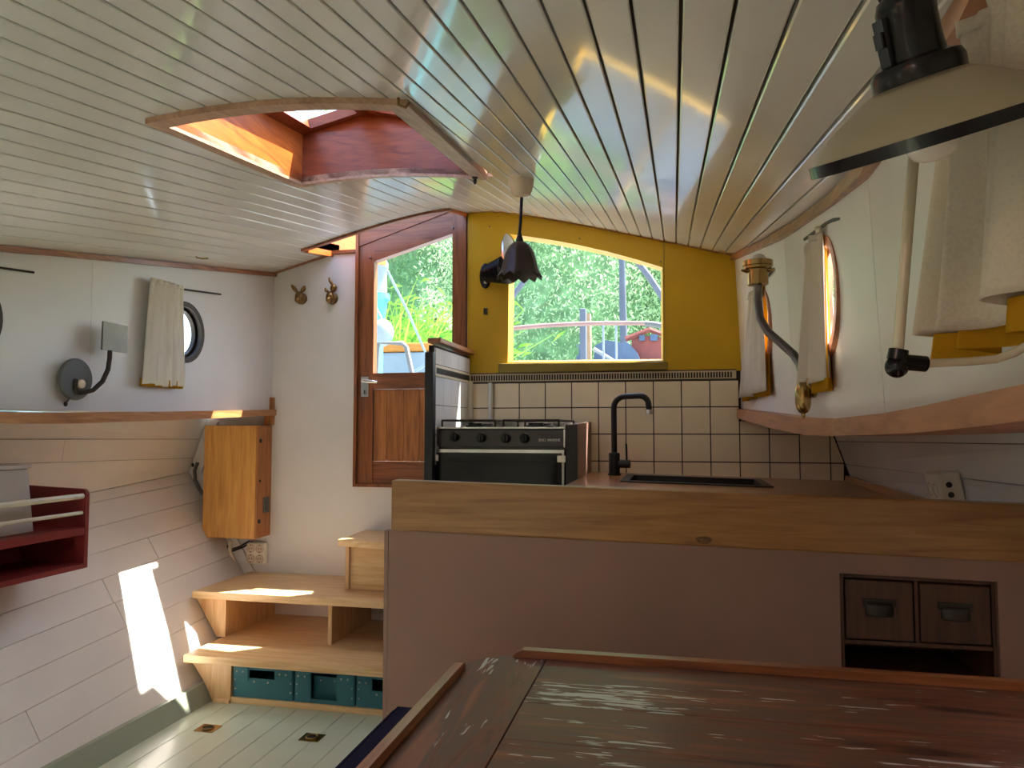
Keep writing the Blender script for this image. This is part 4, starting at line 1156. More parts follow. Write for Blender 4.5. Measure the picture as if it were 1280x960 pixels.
# ---- four-way socket and cables
p = D(324, 690.5)
so = thing('wall_socket', (p.x, YB - .02, p.z - .05), 'cream four-way wall socket below the yellow box', 'socket')
hw, hh_ = .050, .050
obj('housing', B().box(p.x - hw, p.x + hw, YB - .034, YB - .0005, p.z - hh_, p.z + hh_), M['cream_pl'], so, bevel=.012)
for dx_ in (-.023, .023):
    for dz_ in (-.023, .023):
        c = (p.x + dx_, YB - .0345, p.z + dz_)
        wl_ = obj('outlet', B().lathe(c, (0, 1, 0), [(.0205, .0), (.0205, -.003), (.0165, -.003), (.0160, -.0008), (.001, -.0008)], 20, cap=False), M['ceramic'], so, smooth=True)
        hb = B().ball((c[0] - .006, c[1] - .0018, c[2]), .0028, .001, .0028, 8, 4); hb.ball((c[0] + .006, c[1] - .0018, c[2]), .0028, .001, .0028, 8, 4)
        hb.box(c[0] - .003, c[0] + .003, c[1] - .0032, c[1] - .001, c[2] - .0175, c[2] - .014); hb.box(c[0] - .003, c[0] + .003, c[1] - .0032, c[1] - .001, c[2] + .014, c[2] + .0175)
        obj('contacts', hb, M['iron'], wl_)
Yc = YB - .02
tag(obj('cable', B().tube([atY(315, 677, Yc), atY(304, 684, Yc), atY(293, 688, Yc), atY(285, 690, Yc), atY(284, 684, Yc), atY(289, 676, Yc)], .0038, 8), M['black'], smooth=True), 'black cable looping from the four-way socket to the box', 'cable')
tag(obj('cable', B().tube([atY(312, 676, Yc), atY(300, 683, Yc), atY(288, 687, Yc), atY(286, 698, Yc), atY(287, 713, Yc)], .0038, 8), M['black'], smooth=True), 'black cable running down from the box to the step', 'cable')
tag(obj('cable_duct', B().tube([atY(288, 676, Yc), atY(288, 690, Yc), atY(292, 704, Yc), atY(295, 714, Yc)], .010, 10), M['cream_pl'], smooth=True), 'cream cable conduit bending down behind the black cables', 'conduit')

# ---- dark red shelf on the hull
RY = 2.125; RX = -1.90
rs = thing('wall_shelf', (-2.05, 1.7, -.46), 'dark red wooden wall shelf with two grey rails', 'shelf')
zA = atX(112, 611, RX).z; zB2 = atX(110.5, 709, RX).z
hx2 = lambda z: hullL(z, 1.8) + .004
RY0 = 1.15
def endp(Y0, Y1):
    r_ = .02
    a = [(RX - r_ + r_ * math.sin(math.pi / 2 * i / 6), zA - r_ + r_ * math.cos(math.pi / 2 * i / 6)) for i in range(7)]
    poly = [(hx2(zB2), zB2), (RX, zB2)] + a[::-1] + [(hx2(zA + .012), zA + .012)]
    if zB2 < KL(1.8)[1] < zA: poly.append((hx2(KL(1.8)[1]), KL(1.8)[1]))
    return B().plate([poly], lambda a_, b_, tt: (a_, Y0 + tt * (Y1 - Y0), b_), 0, 1)
obj('end_panel', endp(RY - .016, RY), M['red'], rs, bevel=.002)
obj('end_panel', endp(RY0, RY0 + .016), M['red'], rs, bevel=.002)
zm = atX(112, 658, RX).z
for z, hgt in ((zm, .024), (zB2 + .016, .016)):
    obj('shelf_board', B().hexa([(hx2(z - hgt) + .003, RY0 + .017, z - hgt), (RX, RY0 + .017, z - hgt), (RX, RY - .017, z - hgt), (hx2(z - hgt) + .003, RY - .017, z - hgt), (hx2(z) + .003, RY0 + .017, z), (RX, RY0 + .017, z), (RX, RY - .017, z), (hx2(z) + .003, RY - .017, z)]), M['red'], rs)
zp0, zp1 = zB2 + .017, zm - .026
for z0, z1_ in ((zp0, zp1),):
    obj('back_panel', B().hexa([(hx2(z0) + .004, RY0 + .017, z0), (hx2(z0) + .012, RY0 + .017, z0), (hx2(z0) + .012, RY - .017, z0), (hx2(z0) + .004, RY - .017, z0), (hx2(z1_) + .004, RY0 + .017, z1_), (hx2(z1_) + .012, RY0 + .017, z1_), (hx2(z1_) + .012, RY - .017, z1_), (hx2(z1_) + .004, RY - .017, z1_)]), M['red'], rs)
for v, r in ((620, .010), (640.5, .0065)):
    z = atX(104, v, RX - .014).z
    obj('rail', B().tube([(RX - .014, RY - .017, z), (RX - .014, RY0 + .017, z)], r, 10), M['tube'], rs, smooth=True)
p0 = atX(8, 645, -2.06)
bk = thing('white_box', (p0.x, p0.y - .1, zm + .001), 'pale grey box standing in the red shelf behind the rails', 'box')
obj('carton', B().hexa([(-2.13, p0.y - .22, zm + .001), (-1.96, p0.y - .22, zm + .001), (-1.96, p0.y + .005, zm + .001), (-2.13, p0.y + .005, zm + .001), (-2.13, p0.y - .22, zm + .20), (-1.96, p0.y - .22, zm + .20), (-1.96, p0.y - .025, zm + .20), (-2.13, p0.y - .025, zm + .20)]), M['pale'], bk, bevel=.003)
obj('lid', B().box(-2.135, -1.955, p0.y - .225, p0.y - .02, zm + .201, zm + .212), M['pale'], bk)

# ---- wall lamp with disc and square plate on the left wall
lam = thing('wall_light', (XLW + .02, atX(97, 474, XLW).y, atX(97, 500, XLW).z), 'dark grey disc wall lamp with a curved arm and square grey plate', 'wall lamp')
c = atX(96, 474, XLW + .03)
rD = .066
obj('disc', B().lathe((XLW + .022, c.y, c.z), (1, 0, 0), [(rD, 0), (rD, .006), (rD - .004, .010)], 36), M['grey_pl'], lam, smooth=True)
obj('mount', B().lathe((XLW + .001, c.y, c.z), (1, 0, 0), [(.045, 0), (.045, .021)], 20), M['grey_pl'], lam)
xa = XLW + .045
pts = [atX(97, 491, XLW + .033), atX(104, 491, xa), atX(116, 488, xa + .01), atX(128, 477, xa + .015), atX(135, 462, xa + .015), atX(137, 448, xa + .015), atX(137.5, 438, xa + .015)]
obj('arm', B().tube(pts, .0075, 10), M['iron'], lam, smooth=True)
obj('arm_root', B().tube([atX(95, 474, XLW + .034), atX(94, 484, XLW + .036), atX(97, 492, XLW + .036)], .006, 8), M['iron'], lam, smooth=True)
obj('bulb_socket', B().lathe(atX(99, 480, XLW + .033), (1, 0, 0), [(.014, 0), (.014, .012), (.009, .016)], 14), M['ceramic'], lam, smooth=True)
xp = xa + .008
pq = [atX(126, 437, xp), atX(157, 441.5, xp), atX(158, 407.5, xp), atX(127.5, 401.5, xp)]
obj('plate', B().add([v + Vector((0, 0, 0)) for v in pq] + [v + Vector((.006, 0, 0)) for v in pq], [(3, 2, 1, 0), (4, 5, 6, 7), (0, 1, 5, 4), (1, 2, 6, 5), (2, 3, 7, 6), (3, 0, 4, 7)]), M['grey_plate'], lam)
q_ = atX(82, 505, XLW + .03)
obj('pull_cord', B().tube([atX(93, 492, XLW + .03), atX(87, 498, XLW + .03), q_], .002, 6).ball(q_, .006, .006, .008, 8, 6), M['iron'], lam, smooth=True)

# ---- curtains
def curtain(name, Xf, y_top, y_bot, z_top, z_bot, folds, amp, label, sgn, lin_drop, nu=96, nv=18, phase=0.0, lin_off=.012, lin_shift=(0, 0), lin_from=.02, mat='curtain'):
    """gathered cloth on a rod; y_top/y_bot are (from, to) along the wall"""
    c = thing(name, (Xf(sum(y_top) / 2), sum(y_top) / 2, z_bot), label, 'curtain')
    rj = random.Random(len(label))
    ph = [rj.uniform(-.5, .5) for _ in range(5)]
    def pos(u, v, off, d0, d1, zb):
        y0 = lerp(y_top[0] + d0, y_bot[0] + d0, v ** .9); y1 = lerp(y_top[1] + d1, y_bot[1] + d1, v ** .9)
        y = lerp(y0, y1, u)
        z = lerp(z_top, zb, v)
        f = math.sin(2 * math.pi * folds * (u + .03 * math.sin(7 * u + ph[0])) + phase + .5 * v * ph[1]) * amp * (.45 + .55 * v)
        f += math.sin(2 * math.pi * folds * 2.3 * u + ph[2] * 4) * amp * .3 * (1 - .6 * v)
        if v < .12: f += math.sin(2 * math.pi * folds * 3.1 * u) * amp * .35 * (1 - v / .12)
        y += math.cos(2 * math.pi * folds * u + phase) * amp * .5 * v
        return Vector((Xf(y) + sgn * (amp * 1.4 + .006 + f + off), y, z))
    obj('cloth', B().grid(lambda u, v: pos(u, v, 0, 0, 0, z_bot + .004 * math.sin(9 * u)), nu, nv), M[mat], c, smooth='all', solid=.0016, fix=False)
    obj('lining', B().grid(lambda u, v: pos(u, lin_from + (1 - lin_from) * v, -lin_off, lin_shift[0], lin_shift[1], z_bot - lin_drop), nu, nv), M['lining'], c, smooth='all', solid=.0012, fix=False)
    hd = B().grid(lambda u, v: pos(u, .045 * v, .0022, 0, 0, z_bot) + Vector((0, 0, .004)), nu, 2)
    obj('heading', hd, M[mat], c, smooth='all', solid=.002, fix=False)
    return c
YL = lambda u, v=420: atX(u, v, XLW + .02).y
zl1, zl0 = atX(203, 353, XLW + .02).z, atX(200, 482, XLW + .02).z
curtain('curtain', lambda y: XLW, (YL(185), YL(222)), (YL(176), YL(226)), zl1, zl0, 5, .017, 'short linen curtain half covering the left porthole', 1, .006, lin_from=.93, lin_off=.009, mat='curtain_lit')
def rod(name, pts, label, r=.0035):
    tag(obj(name, B().tube(pts, r, 8), M['iron'], smooth=True), label, 'curtain rod')
rl = [atX(188, 353, XLW + .009), atX(222, 360.5, XLW + .009), atX(276, 368, XLW + .014)]
rod('curtain_rod', rl, 'thin dark curtain rod above the left porthole')
rod('curtain_rod', [atX(-60, 325, XLW + .02), atX(0, 334.5, XLW + .02), atX(42, 340.5, XLW + .012)], 'thin dark rod end at the far left of the left wall')
XRw = lambda y: XRb(y, .3)
def ry(u, v): return atR(u, v, -.03).y
# second from the bulkhead
a0, a1 = ry(1001, 300), ry(1030, 300)
zT, zB_ = atR(1014, 292, -.03).z, atR(1012, 478, -.03).z
curtain('curtain', XRw, (ry(1019, 300), ry(1000, 300)), (ry(1029, 480), ry(987, 480)), zT, zB_, 2.5, .011, 'narrow linen curtain hiding the lower part of the brass lamp', -1, .020, phase=1.0, lin_off=.009, lin_shift=(.03, 0))
zT, zB_ = atR(944, 352, -.03).z, atR(938, 492, -.03).z
curtain('curtain', XRw, (ry(944, 400), ry(930, 400)), (ry(949, 400), ry(916, 400)), zT, zB_, 3, .011, 'narrow linen curtain next to the yellow wall, behind the brass lamp cup', -1, .012, phase=.3, lin_shift=(.0, 0))
# big one at the right
gy0, gy1 = ry(1325, 200), ry(1206, 150)
zT, zB_ = atR(1240, 26, -.03).z, atR(1225, 402, -.03).z
bz = curtain('curtain', XRw, (gy0, gy1), (ry(1345, 400), ry(1166, 400)), zT, zB_, 3.2, .019, 'large linen curtain with yellow lining behind the swing-arm lamp', -1, .016, lin_from=.9, nu=140, nv=24, phase=2.2)
rod('curtain_rod', [atR(1006, 299, -.010), atR(1017, 291, -.010), atR(1033, 279, -.010), atR(1041, 275, -.009), atR(1052, 273, -.004)], 'bent dark rod carrying the curtain beside the brass lamp')
rod('curtain_rod', [(XRw(gy1) - .012, gy1 + .03, zT + .002), (XRw(gy0) - .012, gy0 - .1, zT + .002)], 'rod inside the heading of the large right curtain')
rod('curtain_rod', [(XRw(2.45) - .010, ry(956, 400), atR(944, 352, -.03).z), (XRw(2.8) - .010, ry(929, 400), atR(944, 352, -.03).z)], 'short rod inside the heading of the curtain next to the yellow wall')

# ---- brass animal head hooks
def hare(p, kind, label):
    h = thing('animal_head_hook', (p.x, YB - .02, p.z), label, 'wall hook')
    k = 3.24 / FPX
    b = B(); b.ball((p.x, YB - .022, p.z), .022, .026, .030, 14, 10)
    b.ball((p.x + .002, YB - .046, p.z - .014), .013, .016, .014, 12, 8)
    b.ball((p.x - .009, YB - .040, p.z + .006), .005, .005, .005, 8, 6); b.ball((p.x + .011, YB - .040, p.z + .006), .005, .005, .005, 8, 6)
    b.lathe((p.x, YB - .012, p.z - .002), (0, 1, 0), [(.024, 0), (.028, .011)], 16)
    obj('head', b, M['old_brass'], h, smooth='all')
    if kind == 0:
        ears = [((p.x - .012, p.z + .026), (p.x - .028, p.z + .046), (p.x - .044, p.z + .064), .010), ((p.x + .010, p.z + .026), (p.x + .022, p.z + .040), (p.x + .028, p.z + .056), .011)]
    else:
        ears = [((p.x - .012, p.z + .026), (p.x - .021, p.z + .034), (p.x - .027, p.z + .048), .008), ((p.x + .012, p.z + .026), (p.x + .018, p.z + .046), (p.x + .010, p.z + .064), .017), ((p.x + .010, p.z + .058), (p.x + .000, p.z + .076), (p.x - .010, p.z + .096), .008)]
    for e0, e1, e2, r in ears:
        obj('ear', B().tube([(e0[0], YB - .024, e0[1]), ((e0[0] + e1[0]) / 2, YB - .026, (e0[1] + e1[1]) / 2), (e1[0], YB - .028, e1[1]), ((e1[0] + e2[0]) / 2, YB - .027, (e1[1] + e2[1]) / 2), (e2[0], YB - .025, e2[1])], [r * .55, r * .9, r, r * .7, r * .15], 10), M['old_brass'], h, smooth='all')
hare(D(377.5, 373), 0, 'brass hare head hook with two spread ears')
hare(D(416, 373), 1, 'brass animal head hook with one tall curved ear, nearer the door')

# ---- small switch on the yellow wall
p = D(608, 390)
sw = thing('wall_switch', p, 'tiny black switch on the yellow wall below the spot lamp', 'switch')
obj('plate', B().box(p.x - .010, p.x + .010, YB - .017, YB - .0125, p.z - .016, p.z + .016), M['sill'], sw, bevel=.001)
obj('rocker', B().box(p.x - .007, p.x + .007, YB - .022, YB - .0175, p.z - .013, p.z + .013), M['black'], sw)

# ---- spot lamp on the yellow wall
sp = thing('wall_spot', D(608, 346), 'black and chrome spot lamp with ribbed neck on the yellow wall', 'wall lamp')
p = D(608, 346)
b = B(); n = 20
prof = [(.030, 0), (.030, .006), (.024, .012)]
vs = []
for r, hgt in prof:
    for k in range(n):
        a = 2 * math.pi * k / n; vs.append((p.x + r * .9 * math.cos(a), YB - .0125 - hgt, p.z + r * 1.9 * math.sin(a)))
b.add(vs, [(i * n + k, i * n + (k + 1) % n, (i + 1) * n + (k + 1) % n, (i + 1) * n + k) for i in range(2) for k in range(n)] + [tuple(range(2 * n, 3 * n)), tuple(range(n - 1, -1, -1))])
obj('base', b, M['gloss_black'], sp, smooth=True)
obj('collar', B().lathe((p.x + .006, YB - .024, p.z + .012), (.35, -1, .05), [(.020, 0), (.020, .010), (.016, .012)], 18), M['chrome'], sp, smooth=True)
obj('screw', B().ball((p.x + .002, YB - .026, p.z - .030), .008, .004, .008, 10, 6), M['chrome'], sp, smooth='all')
a0 = Vector((p.x + .012, YB - .045, p.z + .004)); a1 = D(636, 338); a1.y = YB - .12; a1 = atY(637, 336, YB - .12)
dd = (a1 - a0)
obj('ball_joint', B().ball(a0 + Vector((.0, .006, 0)), .022, .018, .022, 12, 8), M['gloss_black'], sp, smooth='all')
L_ = dd.length
prf = []
for i in range(9):
    h_ = L_ * i / 9; r = .022 + .030 * (i / 9); prf += [(r, h_), (r + .016, h_ + L_ / 45), (r + .016, h_ + L_ / 22), (r, h_ + L_ / 16)]
obj('ribbed_neck', B().lathe(a0, dd, prf, 26), M['gloss_black'], sp, smooth=True)
c1 = atY(640, 330, YB - .13); c2 = atY(633, 294, YB - .12)
d2 = c2 - c1; L2 = d2.length
obj('reflector', B().lathe(c1, d2, [(.040, -.01), (.043, L2 * .2), (.039, L2 * .5), (.028, L2 * .8), (.014, L2 * .98), (.003, L2 * 1.06)], 24), M['chrome'], sp, smooth=True)

# ---- pendant lamp
pc = hitc(652, 222)
PYY = pc.y
pe = thing('pendant_lamp', (pc.x, PYY, atY(651, 345, PYY).z), 'small fluted brown pendant lamp on a black cord from a ceramic rose', 'pendant lamp')
zr1 = zc(pc.x, PYY); P_ = lambda u, v: atY(u, v, PYY)
zb_r = P_(651, 247).z; R_ = .036
zr1 = max(zr1 + .02, zb_r + .07)
hh2 = zr1 - zb_r
obj('ceiling_rose', B().lathe((pc.x, PYY, zb_r), (0, 0, 1), [(.012, 0), (.024, .004), (.031, .020), (.035, .036), (.0355, .0365), (.0365, .038), (R_ + .001, hh2 * .6), (R_ + .002, hh2)], 24), M['ceramic'], pe, smooth=True)
cxp = P_(649.5, 280).x
zs1, zs0 = P_(650, 303).z, P_(650, 346).z
obj('cord', B().tube([(pc.x, PYY, zb_r + .003), (pc.x - .003, PYY, (zb_r + zs1) / 2), (cxp, PYY, zs1 + .028)], .0048, 8), M['black'], pe, smooth=True)
obj('lamp_holder', B().lathe((cxp, PYY, zs1 + .0), (0, 0, 1), [(.012, -.006), (.011, .008), (.007, .020), (.004, .034)], 14), M['black'], pe, smooth=True)
Hs = zs1 - zs0
shp = [(.010, Hs), (.020, Hs * .97), (.032, Hs * .86), (.042, Hs * .66), (.048, Hs * .42), (.053, Hs * .2), (.061, Hs * .05), (.065, 0)]
sb_ = B(); n = 48; vs = []
for i, (r, h_) in enumerate(shp):
    for k in range(n):
        a = 2 * math.pi * k / n; t_ = i / (len(shp) - 1)
        rr = r * (1 + .045 * t_ * math.cos(12 * a)); vs.append((cxp + rr * math.cos(a), PYY + rr * math.sin(a), zs0 + h_ - (.006 * t_ ** 6) * math.cos(12 * a)))
sb_.add(vs, [(i * n + k, i * n + (k + 1) % n, (i + 1) * n + (k + 1) % n, (i + 1) * n + k) for i in range(len(shp) - 1) for k in range(n)])
obj('shade', sb_, M['brown_shade'], pe, smooth='all', solid=.002, fix=False)
obj('bulb', B().ball((cxp, PYY, zs0 + Hs * .45), .022, .022, .028, 14, 10), M['bulb'], pe, smooth='all')

# ---- brass gimbal lamp on the right wall
GY = 2.02
cu_t, cu_b = atY(948.5, 326, GY), atY(947.5, 357, GY)
g_ = thing('brass_lamp', atR(1003, 500, -.03), 'brass cup lamp on a curved grey stem, lower end showing under the curtain', 'wall lamp')
k = 2.12 / FPX
r1 = 17.0 * k; r2 = 11.5 * k; Hc = cu_t.z - cu_b.z
obj('cup', B().lathe((cu_b.x, GY, cu_b.z), (0, 0, 1), [(r2 * .6, 0), (r2, .002), (r2 * 1.02, Hc * .62), (r1 * .92, Hc * .66), (r1 * .92, Hc * .76), (r1, Hc * .78), (r1, Hc * .98), (r1 * .9, Hc)], 28), M['brass'], g_, smooth=True)
obj('glass_top', B().ball((cu_b.x + .004, GY, cu_t.z + .004), .018, .018, .014, 12, 8), M['bulb'], g_, smooth='all')
for s in (-1, 1): obj('pin', B().tube([(cu_b.x + s * r2, GY, cu_b.z + Hc * .55), (cu_b.x + s * r1 * 1.05, GY - .01, cu_b.z + Hc * .62)], .0035, 8), M['brass'], g_)
st_p = [Vector((cu_b.x, GY, cu_b.z + .002))] + [atY(u, v, Yy) for u, v, Yy in ((947, 375, 2.02), (950, 398, 2.0), (960, 415, 1.98), (975, 428, 1.95), (992, 443, 1.92), (1000, 455, 1.90))]
wp = atR(1004, 470, -.012); st_p.append(wp)
obj('stem', B().tube(st_p, .0105, 12), M['steel'], g_, smooth=True)
lb = atR(1004, 503, -.020)
obj('lower_end', B().lathe((lb.x, lb.y, lb.z - .025), (0, 0, 1), [(.002, -.012), (.004, -.006), (.004, .0), (.010, .003), (.015, .012), (.017, .025), (.017, .055), (.010, .07)], 20), M['brass'], g_, smooth=True)
obj('back_plate', B().lathe((XRw(lb.y) - .001, lb.y, lb.z + .04), (-1, 0, 0), [(.03, 0), (.03, .006), (.02, .012), (.012, .02)], 20), M['brass'], g_, smooth=True)

# ---- swing-arm lamp at the right
ld = .40
def cam_pt(u, v, depth): r_ = ray(u, v); return r_ * (depth / cf.dot(r_))
up_cam = (cu * .953 - cr * .304 + cf * -.165).normalized()
rc_ = cam_pt(1164, 169, ld)
pxm = ld / FPX
la = thing('swing_arm_lamp', rc_, 'large cream enamel lamp with black rim and socket on a white swing arm', 'lamp')
Rr = 141 * pxm; Rc = 53 * pxm; Hd = 88 * pxm
dome = [(q_[0] * pxm, q_[1] * pxm) for q_ in ((141, 0), (138, 5), (134, 14), (116, 28), (100, 39.5), (84, 49), (66, 60), (52, 66))]
obj('shade', B().lathe(rc_, up_cam, dome, 48, cap=False), M['shade'], la, smooth='all', solid=.0016, fix=False)
obj('rim', B().lathe(rc_, up_cam, [(Rr - .002, -.004), (Rr + .0016, -.004), (Rr + .0016, .0025), (Rr - .002, .0025), (Rr - .002, -.004)], 48, cap=False), M['gloss_black'], la, smooth=True)
cc_ = rc_ + up_cam * (64 * pxm)
h1 = 27 * pxm; h2 = 78 * pxm
obj('collar', B().lathe(cc_, up_cam, [(Rc, -.003), (Rc * 1.0, h1 * .7), (Rc * .93, h1), (34 * pxm, h1 + .002)], 32), M['gloss_black'], la, smooth=True)
sk_ = cc_ + up_cam * h1
obj('socket', B().lathe(sk_, up_cam, [(36 * pxm, 0), (34 * pxm, h2 * .2), (33 * pxm, h2 * .85), (29 * pxm, h2), (18 * pxm, h2 + .003)], 32), M['gloss_black'], la, smooth=True)
sd_ = (cr * -.95 - cu * .30 + cf * -.1).normalized()
sd_ = (sd_ - up_cam * sd_.dot(up_cam)).normalized(); tt_ = up_cam.cross(sd_)
obj('switch', B().obox(sk_ + up_cam * h2 * .40 + sd_ * 35 * pxm, up_cam * .012, sd_ * .002, tt_ * .004).obox(sk_ + up_cam * h2 * .45 + sd_ * 39 * pxm, up_cam * .004, sd_ * .002, tt_ * .003), M['gloss_black'], la)
tk = sk_ + up_cam * (h2 + .001)
obj('knuckle', B().lathe(tk, up_cam, [(18 * pxm, 0), (15 * pxm, 8 * pxm), (20 * pxm, 12 * pxm), (20 * pxm, 30 * pxm), (12 * pxm, 36 * pxm), (12 * pxm, 90 * pxm)], 20), M['gloss_black'], la, smooth=True)
br = B(); 
hk = [cam_pt(1112, -12, ld + .012), cam_pt(1135, -8, ld + .02), cam_pt(1152, 4, ld + .03), cam_pt(1156, 30, ld + .035), cam_pt(1152, 62, ld + .035)]
obj('bracket', br.tube(hk, .008, 10), M['gloss_black'], la, smooth=True)
obj('cable', B().tube([cam_pt(1122, 8, ld - .004), cam_pt(1136, 5, ld), cam_pt(1146, 12, ld + .004), cam_pt(1149, 24, ld + .012)], .0022, 8), M['cream_pl'], la, smooth=True)
obj('bulb', B().lathe(rc_ + up_cam * -.014, up_cam, [(.0005, -.0), (.006, .0006), (.0105, .003), (.0130, .0075), (.0135, .014), (.011, .022)], 24), M['bulb'], la, smooth='all')
ad = ld + .045
jt = cam_pt(1121, 452, ad)
ptop = [cam_pt(1152, 60, ad - .01), cam_pt(1146, 150, ad), cam_pt(1142, 195, ad), cam_pt(1121.6, 447, ad)]
rt_ = 6.6 * ad / FPX
obj('upright_tube', B().tube(ptop, rt_, 14), M['tube'], la, smooth=True)
jb = B().ball(jt + cu * -.003, .0068, .0068, .0068, 14, 10)
jb.tube([jt + cu * .001, cam_pt(1123.5, 437, ad)], .0056, 14); jb.tube([jt, cam_pt(1157, 455, ad)], .0048, 14)
obj('elbow_joint', jb, M['gloss_black'], la, smooth=True)
wallp = atR(1330, 404, -.004)
obj('lower_tube', B().tube([cam_pt(1156, 454.5, ad), cam_pt(1210, 452, ad), cam_pt(1245, 449, ad - .002), cam_pt(1268, 441, ad - .006), cam_pt(1290, 428, ad - .012), wallp], rt_ * .80, 14), M['tube'], la, smooth=True)
obj('wall_mount', B().lathe((XRw(wallp.y) - .001, wallp.y, wallp.z), (-1, 0, 0), [(.022, 0), (.022, .006), (.012, .010)], 18), M['gloss_black'], la, smooth=True)

# ---- socket on the right hull
hs = None
p = atZ(1181, 610, -.12)
for _ in range(12):
    p = atX(1181, 610, mir(hullL(p.z, p.y), p.y) - .02)
rs2 = thing('hull_socket', p, 'cream double socket box on the right hull planks above the counter', 'socket')
sl_ = Vector((-.98, 0, -.17)).normalized()
ax_ = Vector((0, 1, 0)); az_ = sl_.cross(ax_).normalized()
obj('housing', B().obox(p, sl_ * .026, ax_ * .048, az_ * .040), M['cream_pl'], rs2, bevel=.006)
for dy in (-.02, .02):
    pp_ = p + sl_ * .0265 + ax_ * dy
    obj('outlet', B().lathe(pp_, sl_, [(.017, .0005), (.0155, .0005), (.014, -.004), (.001, -.004)], 16, cap=False), M['ceramic'], rs2, smooth=True)
for dz in (-.012, .012):
    pp_ = p - ax_ * .0482 + az_ * dz + sl_ * .004
    obj('outlet_slot', B().lathe(pp_, (0, -1, 0), [(.007, 0), (.007, .001)], 14), M['iron'], rs2)

# ---- ceiling hooks, skylight catch, floor rings
p = hitc(250, 318)
tag(obj('ceiling_hook', B().tube([(p.x - .02, p.y, p.z - .002), (p.x - .012, p.y, p.z - .012), (p.x + .01, p.y, p.z - .016), (p.x + .03, p.y + .01, p.z - .014)], .003, 8), M['brass'], smooth=True), 'small brass hook in the ceiling above the left wall', 'hook')
p = hitc(498, 122)
tag(obj('ceiling_hook', B().tube([(p.x, p.y, p.z + .002), (p.x, p.y, p.z - .014), (p.x + .012, p.y + .006, p.z - .018), (p.x + .018, p.y + .008, p.z - .008)], .003, 8), M['old_brass'], smooth=True), 'small hook at the near corner of the skylight frame', 'hook')
p = Vector((-.575, 2.10, zc(-.575, 2.10) - .013))
ck = thing('skylight_catch', p, 'small black catch on the skylight frame corner', 'catch')
obj('base', B().lathe(p, (0, 0, -1), [(.009, 0), (.009, .003)], 12), M['black'], ck)
obj('knob', B().ball(p + Vector((0, 0, -.012)), .006, .006, .010, 10, 8), M['black'], ck, smooth='all')
for u, v, lb in ((260, 911, 'square brass floor ring nearer the left hull'), (390, 922.5, 'square brass floor ring nearer the table')):
    p = atZ(u, v, FL)
    fr = thing('floor_ring', p, lb, 'floor ring')
    obj('plate', B().box(p.x - .036, p.x + .036, p.y - .030, p.y + .030, FL + .0003, FL + .003), M['brass'], fr)
    obj('recess', B().lathe((p.x, p.y, FL + .0031), (0, 0, 1), [(.020, 0), (.018, .0006)], 18), M['black'], fr)
    ringp = [(p.x + .019 * math.cos(2 * math.pi * i / 16), p.y + .019 * math.sin(2 * math.pi * i / 16), FL + .0048) for i in range(17)]
    obj('ring', B().tube(ringp, .003, 6), M['old_brass'], fr, smooth=True)

# ================================================================== OUTSIDE
M['water'] = paint('river_water', (92, 112, 104), .12, .1, bscale=3, bstr=.3)
M['bank'] = paint('grassy_bank', (110, 132, 60), .9, .2)
M['leaf_far'] = leaf('willow_leaves', (136, 172, 116), (220, 236, 196), .55)
M['leaf_dark'] = leaf('dark_leaves', (72, 116, 76), (160, 196, 140), .5)
M['reed'] = leaf('reed_blades', (56, 118, 28), (116, 172, 62), .5)
M['bark'] = paint('bark', (84, 70, 54), .9, .2)
M['inner'] = paint('inner_foliage_dark', (128, 164, 118), .9, .3)
M['cyan'] = paint('turquoise_enamel', (84, 160, 166), .35)
M['boat_white'] = paint('boat_white', (132, 144, 152), .4)
M['rust'] = paint('rusty_red_paint', (128, 62, 50), .7, .25)
M['blue_tarp'] = paint('blue_grey_tarp', (70, 88, 108), .6, .1)
M['mast'] = paint('grey_spar', (84, 90, 100), .5)
M['pinkrail'] = paint('weathered_handrail', (140, 108, 98), .5, .1)
M['wood_pale'] = wood('pale_post_wood', (150, 116, 84), (186, 150, 112), 'Z', .6)
M['orange'] = paint('orange_yellow_paint', (190, 120, 34), .5, .1)
ZW = -1.55
wat = struct(obj('water', B().box(-60, 60, 3.4, 60, ZW - .1, ZW), M['water']), 'river water outside')
wat2 = struct(obj('water', B().box(-60, -2.6, -30, 3.39, ZW - .1, ZW), M['water']), 'river water beside the boat')
wat3 = struct(obj('water', B().box(1.2, 60, -30, 3.39, ZW - .1, ZW), M['water']), 'river water on the far side')
bank = struct(obj('ground', B().hexa([(-40, 11.5, ZW), (40, 11.5, ZW), (40, 60, ZW), (-40, 60, ZW), (-40, 12.5, -.3), (40, 12.5, -.3), (40, 60, .4), (-40, 60, .4)]), M['bank']), 'grassy river bank')
bank2 = struct(obj('ground', B().box(-120, -58, -60, 40, ZW, .6), M['bank']), 'far river bank to the left')

